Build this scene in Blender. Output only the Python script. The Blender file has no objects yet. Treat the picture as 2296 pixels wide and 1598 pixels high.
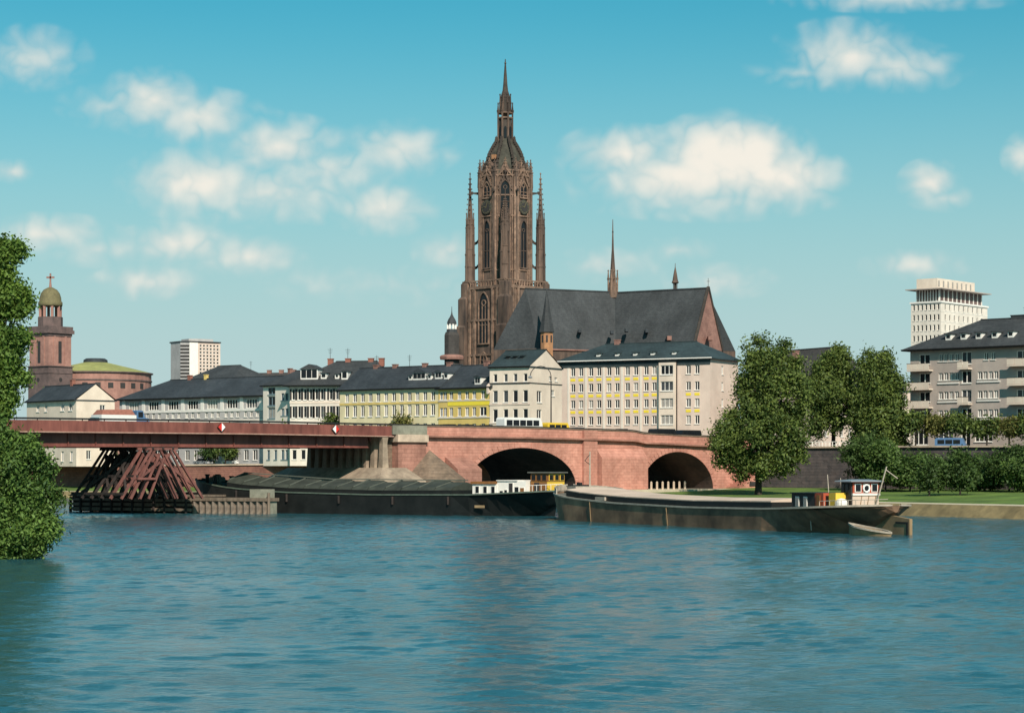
import bpy, bmesh, math, random
import numpy as np
from mathutils import Vector, Matrix

R = math.radians
scene = bpy.context.scene
col = scene.collection
random.seed(4)

# ------------------------------------------------------------------ camera
F, CX, HY, CH = 4972.0, 1148.0, 1050.0, 5.5      # focal length, centre column, horizon row (photo px) and eye height (m)
cam_d = bpy.data.cameras.new('camera')
cam_d.sensor_width = 36.0
cam_d.lens = 36.0 * F / 2296.0
cam_d.shift_y = (HY - 799.0) / 2296.0
cam_d.clip_start = 1.0
cam_d.clip_end = 20000.0
cam = bpy.data.objects.new('camera', cam_d)
cam.location = (0, 0, CH)
cam.rotation_euler = (R(90), 0, 0)
col.objects.link(cam)
scene.camera = cam

# ------------------------------------------------------------------ sun, sky, exposure
SUN_AZ, SUN_EL = 15.0, 38.0          # degrees to the right of straight behind the camera; elevation
sd = Vector((math.sin(R(SUN_AZ)) * math.cos(R(SUN_EL)), -math.cos(R(SUN_AZ)) * math.cos(R(SUN_EL)), math.sin(R(SUN_EL))))
sl = bpy.data.lights.new('sun', 'SUN')
sl.energy = 5.0
sl.angle = R(0.6)
sl.color = (1.0, 0.89, 0.78)
so = bpy.data.objects.new('sun', sl)
so.rotation_euler = (-sd).to_track_quat('-Z', 'Y').to_euler()
so.location = (60, -60, 80)
col.objects.link(so)

scene.view_settings.view_transform = 'Standard'
scene.view_settings.look = 'None'
scene.view_settings.gamma = 1.0
scene.view_settings.use_curve_mapping = False
scene.view_settings.exposure = 0.18

world = bpy.data.worlds.new('World')
scene.world = world
world.use_nodes = True
world.cycles.sampling_method = 'MANUAL'
world.cycles.sample_map_resolution = 256
scene.cycles.max_bounces = 6
scene.cycles.diffuse_bounces = 3
scene.cycles.glossy_bounces = 3
WN = world.node_tree.nodes
WL = world.node_tree.links
WN.clear()


def wmath(op, a, b=None, c=None, clamp=False):
    n = WN.new('ShaderNodeMath'); n.operation = op; n.use_clamp = clamp
    for i, x in enumerate((a, b, c)):
        if x is None: continue
        if isinstance(x, (int, float)): n.inputs[i].default_value = x
        else: WL.new(x, n.inputs[i])
    return n.outputs[0]


def wstep(x, lo, hi):
    n = WN.new('ShaderNodeMapRange'); n.interpolation_type = 'SMOOTHSTEP'
    WL.new(x, n.inputs[0]); n.inputs[1].default_value = lo; n.inputs[2].default_value = hi
    return n.outputs[0]


def wnoise(vec, scale, detail, rough=0.55):
    n = WN.new('ShaderNodeTexNoise'); n.inputs['Scale'].default_value = scale
    n.inputs['Detail'].default_value = detail; n.inputs['Roughness'].default_value = rough
    WL.new(vec, n.inputs['Vector']); return n


def wmix(fac, a, b, mode='MIX'):
    n = WN.new('ShaderNodeMix'); n.data_type = 'RGBA'; n.blend_type = mode
    if isinstance(fac, (int, float)): n.inputs[0].default_value = fac
    else: WL.new(fac, n.inputs[0])
    for i, x in ((6, a), (7, b)):
        if isinstance(x, tuple): n.inputs[i].default_value = (*x, 1)
        else: WL.new(x, n.inputs[i])
    return n.outputs[2]


sky = WN.new('ShaderNodeTexSky')
sky.sky_type = 'NISHITA'
sky.sun_disc = False
sky.sun_elevation = R(SUN_EL)
sky.sun_rotation = R(180 - SUN_AZ)
sky.air_density = 1.0; sky.dust_density = 1.2; sky.ozone_density = 1.5
tc = WN.new('ShaderNodeTexCoord')
sep = WN.new('ShaderNodeSeparateXYZ'); WL.new(tc.outputs['Generated'], sep.inputs[0])
dx, dy, dz = sep.outputs
ys = wmath('MAXIMUM', dy, 0.05)
U = wmath('DIVIDE', dx, ys)
V = wmath('DIVIDE', dz, ys)
uv = WN.new('ShaderNodeCombineXYZ'); WL.new(U, uv.inputs[0]); WL.new(V, uv.inputs[1])
# large billows, puffs and fine curls
warp = wnoise(uv.outputs[0], 20, 3)
wv = WN.new('ShaderNodeVectorMath'); wv.operation = 'MULTIPLY_ADD'; WL.new(warp.outputs['Color'], wv.inputs[0]); wv.inputs[1].default_value = (.02, .014, 0); WL.new(uv.outputs[0], wv.inputs[2])
puff = wnoise(wv.outputs[0], 46, 2)
fine = wnoise(wv.outputs[0], 120, 4, 0.6)
CLOUDS = [  # the cumulus of the photograph: row/column of the centre, half width, half height, weight
    (70, 130, 120, 70, .75), (345, 225, 110, 72, .95), (450, 262, 130, 60, .9), (240, 240, 110, 55, .55),
    (440, 410, 150, 72, 1.1), (620, 330, 140, 70, .95), (600, 430, 260, 75, .8), (890, 335, 120, 62, .85), (860, 465, 110, 60, .9),
    (740, 380, 170, 70, .7), (100, 525, 150, 45, .85), (400, 545, 120, 48, .95), (560, 575, 130, 45, .85), (330, 632, 110, 40, .8), (220, 560, 140, 40, .6),
    (1640, 355, 150, 92, 1.6), (1740, 395, 130, 68, 1.35), (1400, 345, 125, 62, 1.0), (1530, 400, 210, 75, 1.15), (1590, 450, 260, 45, .7),
    (1900, 125, 150, 75, .95), (2010, 150, 150, 55, .8), (1800, 165, 150, 35, .6), (2000, 0, 240, 28, .7),
    (2085, 410, 60, 48, 1.1), (2120, 445, 80, 30, .7), (1000, 560, 70, 45, .8), (2050, 595, 110, 36, .75), (1360, 595, 110, 42, .7), (1610, 630, 120, 40, .7),
    (1520, 560, 80, 30, .6), (2290, 350, 40, 50, .9), (30, 385, 40, 28, .8), (850, 640, 260, 50, .5)]
acc = None
for (px, py, rx, ry, wgt) in CLOUDS:
    m = WN.new('ShaderNodeMapping'); m.vector_type = 'TEXTURE'
    m.inputs['Location'].default_value = ((px - CX) / F, (HY - py) / F, 0)
    m.inputs['Scale'].default_value = (rx / F * 1.5, ry / F * 1.4, 1)
    WL.new(uv.outputs[0], m.inputs[0])
    ln = WN.new('ShaderNodeVectorMath'); ln.operation = 'LENGTH'; WL.new(m.outputs[0], ln.inputs[0])
    f = wmath('MULTIPLY', wmath('SUBTRACT', 1.0, ln.outputs['Value'], clamp=True), wgt)
    if acc is None: acc = f
    else:
        n = WN.new('ShaderNodeMath'); n.operation = 'SMOOTH_MAX'; WL.new(acc, n.inputs[0]); WL.new(f, n.inputs[1]); n.inputs[2].default_value = 0.12
        acc = n.outputs[0]
edge = wmath('ADD', wmath('ADD', wmath('MULTIPLY', wmath('SUBTRACT', warp.outputs[0], 0.5), 0.7), wmath('SUBTRACT', wmath('MULTIPLY', wmath('ABSOLUTE', wmath('SUBTRACT', puff.outputs[0], 0.5)), 2.6), 0.22)), wmath('MULTIPLY', wmath('SUBTRACT', fine.outputs[0], 0.5), 0.42))
here = wstep(acc, 0.07, 0.2)
dens = wmath('MULTIPLY', wmath('ADD', acc, wmath('MULTIPLY', edge, 0.8)), here)
thick = wstep(acc, 0.1, 1.1)
dens_in = wmath('MULTIPLY', wstep(dens, 0.0, 0.66), wmath('MULTIPLY_ADD', thick, 0.62, 0.34))
# the same kind of cumulus carries on round the rest of the sky
zz = wmath('ADD', wmath('MAXIMUM', dz, 0.0), 0.12)
pl = WN.new('ShaderNodeCombineXYZ'); WL.new(wmath('DIVIDE', dx, zz), pl.inputs[0]); WL.new(wmath('DIVIDE', dy, zz), pl.inputs[1])
gen = wnoise(pl.outputs[0], 1.6, 4)
dens_out = wmath('MULTIPLY', wstep(gen.outputs[0], 0.54, 0.72), 0.8)
out_mask = wmath('MAXIMUM', wmath('MAXIMUM', wstep(wmath('ABSOLUTE', U), 0.24, 0.36), wstep(V, 0.22, 0.32)), wmath('LESS_THAN', dy, 0.06))
dens_all = wmath('MAXIMUM', dens_in, wmath('MULTIPLY', dens_out, out_mask))
skyt = wmix(1.0, sky.outputs[0], (0.22, 0.93, 0.91), 'MULTIPLY')
low = wmath('SUBTRACT', 1.0, wstep(dz, 0.02, 0.222))
skyc = wmix(wmath('MULTIPLY', low, 0.96), skyt, (4.8, 6.25, 6.35))      # pale summer haze towards the horizon
# bright crests, slightly greyer bases
shade = wstep(wmath('ADD', dens, wmath('MULTIPLY', edge, 0.5)), 0.25, 1.25)
cloudc = wmix(shade, (6.0, 6.9, 6.7), (9.2, 8.6, 7.6))
final = wmix(dens_all, skyc, cloudc)
bg = WN.new('ShaderNodeBackground'); bg.inputs['Strength'].default_value = 0.09
WL.new(final, bg.inputs['Color'])
wo = WN.new('ShaderNodeOutputWorld'); WL.new(bg.outputs[0], wo.inputs['Surface'])


# ------------------------------------------------------------------ helpers
def X(px, Y): return (px - CX) / F * Y
def Z(py, Y): return CH + (HY - py) / F * Y
def P(px, py, Y): return Vector((X(px, Y), Y, Z(py, Y)))


MATS = {}
def mat(name, c1, c2=None, scale=2.0, rough=0.8, bump=0.0, bscale=None, spec=0.3, metal=0.0, stain=0.0, sscale=0.15, streak=False, brick=None):
    """procedural material: two tones by noise, optional large stains, bump and coursed stone"""
    if name in MATS: return MATS[name]
    m = bpy.data.materials.new(name); m.use_nodes = True
    nt = m.node_tree; N, L = nt.nodes, nt.links
    b = N['Principled BSDF']
    b.inputs['Roughness'].default_value = rough
    b.inputs['Metallic'].default_value = metal
    b.inputs['Specular IOR Level'].default_value = spec
    t = N.new('ShaderNodeTexCoord')
    if c2 is None: c2 = tuple(x * 0.72 for x in c1)
    nz = N.new('ShaderNodeTexNoise'); nz.inputs['Scale'].default_value = scale; nz.inputs['Detail'].default_value = 5; nz.inputs['Roughness'].default_value = .65
    src = t.outputs['Object']
    if streak:
        mp = N.new('ShaderNodeMapping'); mp.inputs['Scale'].default_value = (1, 1, 0.18); L.new(src, mp.inputs[0]); src = mp.outputs[0]
    L.new(src, nz.inputs['Vector'])
    cr = N.new('ShaderNodeValToRGB'); cr.color_ramp.elements[0].position = 0.36; cr.color_ramp.elements[1].position = 0.64
    cr.color_ramp.elements[0].color = (*c2, 1); cr.color_ramp.elements[1].color = (*c1, 1)
    L.new(nz.outputs[0], cr.inputs[0]); c = cr.outputs[0]
    hgt = nz.outputs[0]
    if brick:
        bw, bh, mort = brick
        bt = N.new('ShaderNodeTexBrick'); bt.inputs['Scale'].default_value = 1.0
        bt.inputs['Brick Width'].default_value = bw; bt.inputs['Row Height'].default_value = bh; bt.inputs['Mortar Size'].default_value = mort
        bt.inputs['Color1'].default_value = (1.12, 1.12, 1.12, 1); bt.inputs['Color2'].default_value = (.84, .84, .84, 1); bt.inputs['Mortar'].default_value = (.62, .62, .62, 1)
        bt.inputs['Bias'].default_value = -0.1
        sx = N.new('ShaderNodeSeparateXYZ'); L.new(t.outputs['Object'], sx.inputs[0])
        ad = N.new('ShaderNodeMath'); ad.operation = 'ADD'; L.new(sx.outputs[0], ad.inputs[0]); L.new(sx.outputs[1], ad.inputs[1])
        cb = N.new('ShaderNodeCombineXYZ'); L.new(ad.outputs[0], cb.inputs[0]); L.new(sx.outputs[2], cb.inputs[1])
        L.new(cb.outputs[0], bt.inputs['Vector'])
        mx = N.new('ShaderNodeMix'); mx.data_type = 'RGBA'; mx.blend_type = 'MULTIPLY'; mx.inputs[0].default_value = 0.5
        L.new(c, mx.inputs[6]); L.new(bt.outputs['Color'], mx.inputs[7]); c = mx.outputs[2]
        hgt = bt.outputs['Fac']
    if stain:
        n2 = N.new('ShaderNodeTexNoise'); n2.inputs['Scale'].default_value = sscale; n2.inputs['Detail'].default_value = 6
        mp = N.new('ShaderNodeMapping'); mp.inputs['Scale'].default_value = (1, 1, 0.5); L.new(t.outputs['Object'], mp.inputs[0]); L.new(mp.outputs[0], n2.inputs['Vector'])
        mr = N.new('ShaderNodeMapRange'); L.new(n2.outputs[0], mr.inputs[0]); mr.inputs[1].default_value = .35; mr.inputs[2].default_value = .7; mr.inputs[3].default_value = 1.0 - stain; mr.inputs[4].default_value = 1.08
        mx = N.new('ShaderNodeMix'); mx.data_type = 'RGBA'; mx.blend_type = 'MULTIPLY'; mx.inputs[0].default_value = 1
        L.new(c, mx.inputs[6]); L.new(mr.outputs[0], mx.inputs[7]); c = mx.outputs[2]
    L.new(c, b.inputs['Base Color'])
    if bump:
        bp = N.new('ShaderNodeBump'); bp.inputs['Strength'].default_value = bump; bp.inputs['Distance'].default_value = 0.08
        if brick: bp.invert = True
        if bscale:
            n3 = N.new('ShaderNodeTexNoise'); n3.inputs['Scale'].default_value = bscale; n3.inputs['Detail'].default_value = 4; L.new(src, n3.inputs['Vector']); hgt = n3.outputs[0]
        L.new(hgt, bp.inputs['Height']); L.new(bp.outputs[0], b.inputs['Normal'])
    MATS[name] = m
    return m


def leafmat(name, c1, c2):
    m = bpy.data.materials.new(name); m.use_nodes = True
    N, L = m.node_tree.nodes, m.node_tree.links
    b = N['Principled BSDF']; b.inputs['Roughness'].default_value = .55; b.inputs['Specular IOR Level'].default_value = .25
    g = N.new('ShaderNodeNewGeometry')
    t = N.new('ShaderNodeTexCoord'); nz = N.new('ShaderNodeTexNoise'); nz.inputs['Scale'].default_value = .35; nz.inputs['Detail'].default_value = 3
    L.new(t.outputs['Object'], nz.inputs['Vector'])
    av = N.new('ShaderNodeMath'); av.operation = 'MULTIPLY_ADD'; L.new(g.outputs['Random Per Island'], av.inputs[0]); av.inputs[1].default_value = .55
    L.new(nz.outputs[0], av.inputs[2])
    mr = N.new('ShaderNodeMapRange'); L.new(av.outputs[0], mr.inputs[0]); mr.inputs[1].default_value = .4; mr.inputs[2].default_value = 1.1
    mx = N.new('ShaderNodeMix'); mx.data_type = 'RGBA'; L.new(mr.outputs[0], mx.inputs[0]); mx.inputs[6].default_value = (*c2, 1); mx.inputs[7].default_value = (*c1, 1)
    L.new(mx.outputs[2], b.inputs['Base Color'])
    tr = N.new('ShaderNodeBsdfTranslucent'); L.new(mx.outputs[2], tr.inputs[0])
    ms = N.new('ShaderNodeMixShader'); ms.inputs[0].default_value = .3
    L.new(b.outputs[0], ms.inputs[1]); L.new(tr.outputs[0], ms.inputs[2])
    L.new(ms.outputs[0], N['Material Output'].inputs['Surface'])
    MATS[name] = m
    return m


class MB:
    """collects faces; build() links them as one mesh object"""
    def __init__(s): s.v = []; s.f = []
    def pts(s, ps, M=None):
        i = len(s.v)
        s.v += [tuple(M @ Vector(p)) if M is not None else tuple(p) for p in ps]
        return i
    def face(s, ps, M=None):
        i = s.pts(ps, M); s.f.append(tuple(range(i, i + len(ps)))); return s
    def box(s, x0, x1, y0, y1, z0, z1, M=None):
        i = s.pts([(x0, y0, z0), (x1, y0, z0), (x1, y1, z0), (x0, y1, z0), (x0, y0, z1), (x1, y0, z1), (x1, y1, z1), (x0, y1, z1)], M)
        s.f += [tuple(i + k for k in q) for q in ((0, 3, 2, 1), (4, 5, 6, 7), (0, 1, 5, 4), (1, 2, 6, 5), (2, 3, 7, 6), (3, 0, 4, 7))]
        return s
    def loft(s, rings, cap=True, M=None):
        n = len(rings[0]); idx = [s.pts(r, M) for r in rings]
        for a, b in zip(idx, idx[1:]):
            for k in range(n):
                s.f.append((a + k, a + (k + 1) % n, b + (k + 1) % n, b + k))
        if cap:
            s.f.append(tuple(idx[0] + k for k in reversed(range(n)))); s.f.append(tuple(idx[-1] + k for k in range(n)))
        return s
    def lathe(s, prof, n=12, c=(0, 0, 0), rot=0.0, M=None):
        rings = [[(c[0] + r * math.cos(rot + 2 * math.pi * k / n), c[1] + r * math.sin(rot + 2 * math.pi * k / n), c[2] + z) for k in range(n)] for r, z in prof]
        return s.loft(rings, True, M)
    def bar(s, p, q, w, h=None, M=None):
        h = h or w; p = Vector(p); q = Vector(q); d = (q - p).normalized()
        up = Vector((0, 0, 1)) if abs(d.z) < .95 else Vector((0, 1, 0))
        a = d.cross(up).normalized() * w / 2; b = d.cross(a).normalized() * h / 2
        return s.loft([[p - a - b, p + a - b, p + a + b, p - a + b], [q - a - b, q + a - b, q + a + b, q - a + b]], True, M)
    def tube(s, p, q, r0, r1=None, n=8, M=None):
        r1 = r0 if r1 is None else r1; p = Vector(p); q = Vector(q); d = (q - p).normalized()
        up = Vector((0, 0, 1)) if abs(d.z) < .95 else Vector((0, 1, 0))
        a = d.cross(up).normalized(); b = d.cross(a).normalized()
        ring = lambda o, r: [o + (a * math.cos(2 * math.pi * k / n) + b * math.sin(2 * math.pi * k / n)) * r for k in range(n)]
        return s.loft([ring(p, r0), ring(q, r1)], True, M)
    def path(s, pts, r, n=6, M=None):
        for p, q in zip(pts, pts[1:]): s.tube(p, q, r if not callable(r) else r(p), None, n, M)
        return s
    def prism(s, poly, y0, y1, M=None):          # poly in x,z, extruded along y
        return s.loft([[(x, y0, z) for x, z in poly], [(x, y1, z) for x, z in poly]], True, M)
    def plan(s, poly, z0, z1, M=None):           # poly in x,y, extruded along z
        return s.loft([[(x, y, z0) for x, y in poly], [(x, y, z1) for x, y in poly]], True, M)
    def mesh(s, name, m):
        me = bpy.data.meshes.new(name); me.from_pydata(s.v, [], s.f)
        bm = bmesh.new(); bm.from_mesh(me); bmesh.ops.recalc_face_normals(bm, faces=bm.faces); bm.to_mesh(me); bm.free()
        if m is not None: me.materials.append(m if not isinstance(m, str) else MATS[m])
        return me
    def build(s, name, m, parent=None, M=None, smooth=False):
        o = bpy.data.objects.new(name, s.mesh(name, m)); col.objects.link(o)
        if smooth: o.data.shade_smooth()
        if parent is not None: o.parent = parent
        if M is not None: o.matrix_local = M
        return o


def place(name, me, parent=None, M=None):
    o = bpy.data.objects.new(name, me); col.objects.link(o)
    if parent is not None: o.parent = parent
    if M is not None: o.matrix_local = M
    return o


def tag(o, label, cat, group=None, kind=None):
    if label: o['label'] = label
    if cat: o['category'] = cat
    if group: o['group'] = group
    if kind: o['kind'] = kind
    return o


def struct(o, label=None):
    o['kind'] = 'structure'
    if label: o['label'] = label
    return o


def thing(name, label, cat, loc=(0, 0, 0), rz=0.0, group=None):
    o = bpy.data.objects.new(name, None); o.empty_display_size = .5; col.objects.link(o)
    o.location = loc; o.rotation_euler = (0, 0, rz)
    return tag(o, label, cat, group)


def FM(theta, dist, c=(0, 0, 0)):
    """frame of a face whose outward normal is turned theta degrees to the right of the viewer: local x right, -y outward, z up"""
    t = R(theta); ct, st = math.cos(t), math.sin(t)
    return Matrix(((ct, -st, 0, c[0] + st * dist), (st, ct, 0, c[1] - ct * dist), (0, 0, 1, c[2]), (0, 0, 0, 1)))


def T(x, y, z): return Matrix.Translation((x, y, z))


# ------------------------------------------------------------------ materials
mat('bridge_stone', (.58, .275, .205), (.46, .205, .15), 1.2, .9, .5, brick=(.95, .42, .018), stain=.3, sscale=.22)
mat('pier_stone', (.44, .215, .16), (.33, .155, .115), 1.2, .9, .5, brick=(1.1, .5, .025), stain=.4, sscale=.3)
mat('cutwater_stone', (.235, .165, .115), (.15, .11, .08), 1.4, .95, .6, brick=(.9, .4, .03), stain=.3, sscale=.5)
mat('pale_stone', (.62, .47, .35), (.47, .36, .27), 1.5, .9, .3, stain=.25, sscale=.4)
mat('steel_red', (.24, .083, .063), (.155, .052, .041), 1.2, .6, .1, stain=.35, sscale=.5, streak=True)
mat('column_stone', (.36, .27, .21), (.24, .18, .14), 1.5, .9, .3, stain=.3, sscale=.5)
mat('steel_edge', (.42, .26, .2), (.3, .17, .13), 2, .6)
mat('dark_metal', (.025, .022, .022), (.012, .012, .012), 4, .5)
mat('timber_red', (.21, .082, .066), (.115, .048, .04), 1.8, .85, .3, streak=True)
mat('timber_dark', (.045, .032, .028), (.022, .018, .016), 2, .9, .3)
mat('timber_grey', (.20, .15, .11), (.12, .09, .065), 2, .9, .4, streak=True)
mat('base_stone', (.40, .31, .225), (.27, .205, .15), 1.2, .9, .3, stain=.3, sscale=.4)
mat('sheet_steel', (.26, .20, .15), (.15, .115, .09), 2.5, .75, .3, stain=.3, sscale=.6)
mat('concrete', (.27, .26, .2), (.19, .185, .14), 1.5, .9, .2, stain=.3)
mat('asphalt', (.06, .058, .055), (.045, .045, .045), 1, .95)
mat('grass', (.15, .225, .04), (.075, .135, .025), .35, .95, .3, 6, stain=.4, sscale=.16)
mat('path', (.52, .45, .33), (.42, .36, .26), .8, .95)
mat('bank', (.26, .195, .095), (.17, .13, .065), .8, .95, .4, 2, stain=.3, sscale=.2)
mat('shaded_stone', (.075, .05, .04), (.035, .026, .022), .6, .95, .5, brick=(.95, .42, .022), stain=.5, sscale=.2)  # bridge stone darkened so its colour carries the shade inside the arches
mat('quay_wall', (.12, .095, .09), (.065, .058, .06), 1, .95, .5, brick=(1.0, .45, .03), stain=.45, sscale=.12)
mat('red_wall', (.30, .135, .10), (.21, .095, .075), 1, .95, .5, brick=(.9, .4, .03), stain=.35, sscale=.12)
mat('earth', (.12, .10, .06), (.08, .07, .045), .7, .95)
mat('gothic', (.20, .132, .098), (.07, .052, .044), .7, .92, .5, 3, stain=.5, sscale=.16, streak=True)
mat('gothic_pale', (.34, .215, .15), (.14, .095, .072), .9, .92, .4, 3, stain=.4, sscale=.25)
mat('gothic_dark', (.085, .068, .056), (.05, .042, .036), 1, .95, .4, 4, stain=.4, sscale=.3)
mat('gothic_green', (.082, .078, .06), (.045, .044, .036), 1, .95, .4, 4, stain=.3, sscale=.4)
mat('orange_stone', (.42, .21, .10), (.30, .15, .08), 1, .9, .2)
mat('gable_pink', (.36, .19, .15), (.25, .13, .105), .6, .9, .3, brick=(.8, .4, .03), stain=.25)
mat('slate', (.062, .066, .068), (.044, .048, .051), 1.4, .75, .35, brick=(.7, .42, .03), stain=.34, sscale=.2)
mat('slate_blue', (.052, .060, .067), (.036, .043, .05), 1.4, .7, .35, brick=(.7, .42, .03), stain=.34, sscale=.2)
mat('slate_teal', (.040, .062, .066), (.030, .046, .05), 1.2, .75, .3, brick=(.7, .42, .03), stain=.34, sscale=.15)
mat('slate_brown', (.078, .068, .062), (.055, .05, .047), 1.2, .8, .3, brick=(.7, .42, .03), stain=.34, sscale=.2)
mat('copper_green', (.36, .36, .12), (.27, .28, .10), .5, .8, .2, stain=.2, sscale=.1)
mat('copper_old', (.17, .145, .07), (.11, .095, .05), 1.2, .8, .2)
mat('cream', (.70, .585, .475), (.64, .53, .43), .6, .9, stain=.12, sscale=.3)
mat('white_wall', (.73, .65, .56), (.68, .60, .51), .6, .9, stain=.12, sscale=.3)
mat('pink_wall', (.66, .52, .43), (.60, .47, .39), .6, .9, stain=.1, sscale=.3)
mat('yellow_wall', (.68, .49, .16), (.62, .44, .14), .7, .9, stain=.12, sscale=.3)
mat('yellow_cream', (.70, .60, .37), (.63, .53, .33), .7, .9, stain=.15, sscale=.3)
mat('grey_wall', (.45, .42, .40), (.39, .365, .35), .7, .9, stain=.12, sscale=.3)
mat('block_grey', (.43, .36, .31), (.37, .31, .275), .8, .9, stain=.12, sscale=.25)
mat('blue_wall', (.18, .25, .28), (.14, .2, .23), .8, .8)
mat('yellow_panel', (.80, .62, .05), (.74, .56, .05), 1, .8)
mat('rose_stone', (.40, .21, .165), (.30, .155, .125), .6, .9, .3, stain=.25, sscale=.15)
mat('rose_dark', (.17, .115, .105), (.11, .08, .075), .6, .9, .3, stain=.25, sscale=.15)
mat('frame_white', (.74, .70, .64), (.68, .64, .58), 1, .7)
mat('shutter_dark', (.045, .04, .038), (.03, .028, .027), 2, .7)
mat('glass_dark', (.012, .014, .017), (.009, .01, .012), 1, .25, spec=.25)
mat('glass_mid', (.07, .075, .08), (.04, .045, .05), 1, .35, spec=.25)
mat('curtain', (.36, .33, .29), (.25, .23, .21), 2, .5, spec=.25)
mat('brick_red', (.30, .12, .085), (.22, .09, .065), 3, .9)
mat('bark', (.052, .042, .032), (.03, .025, .02), 2, .95, .5, 6)
mat('hull_black', (.016, .017, .016), (.009, .010, .0095), .6, .5, .1, stain=.2)
mat('hull_brown', (.33, .195, .115), (.12, .072, .046), .28, .7, .2, stain=.35, sscale=.12)
mat('strake_pale', (.46, .39, .31), (.33, .28, .22), 1.5, .7)
mat('strake_green', (.10, .13, .10), (.07, .09, .07), 1.5, .7)
mat('hatch_green', (.055, .062, .048), (.032, .038, .03), .7, .8, .1, stain=.25, sscale=.3)
mat('hatch_edge', (.115, .125, .1), (.085, .092, .075), 1, .8)
mat('hatch_pale', (.60, .46, .36), (.52, .40, .31), .5, .9, .1, stain=.15, sscale=.2)
mat('deck_grey', (.14, .14, .12), (.10, .10, .085), 1, .85)
mat('boat_white', (.80, .75, .68), (.72, .67, .60), 1, .6)
mat('boat_yellow', (.78, .50, .06), (.70, .44, .05), 1, .6)
mat('boat_wood', (.27, .115, .035), (.19, .08, .028), 2, .6, streak=True)
mat('boat_red', (.42, .085, .04), (.34, .07, .035), 1.5, .6)
mat('boat_tan', (.33, .225, .12), (.25, .165, .09), 1, .8, stain=.25, sscale=.6)
mat('sign_red', (.62, .035, .025), (.56, .03, .025), 2, .5)
mat('sign_white', (.82, .80, .76), (.78, .76, .72), 2, .5)
mat('rubber', (.015, .015, .015), None, 2, .9)
for nm, c in (('paint_black', (.012, .012, .014)), ('paint_white', (.74, .72, .68)), ('paint_yellow', (.72, .47, .03)), ('paint_blue', (.09, .17, .30)), ('paint_teal', (.06, .18, .22)), ('paint_grey', (.22, .23, .24)), ('paint_red', (.32, .05, .035))):
    mat(nm, c, tuple(x * .92 for x in c), 1, .3, spec=.5)
leafmat('leaf_plane', (.175, .225, .05), (.030, .062, .018))
leafmat('leaf_dark', (.085, .14, .034), (.026, .052, .015))
leafmat('leaf_willow', (.15, .245, .05), (.032, .075, .02))
leafmat('leaf_bright', (.17, .26, .045), (.05, .11, .022))
leafmat('leaf_slope', (.13, .20, .045), (.035, .075, .02))
leafmat('leaf_yellow', (.20, .19, .05), (.10, .11, .03))
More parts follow.
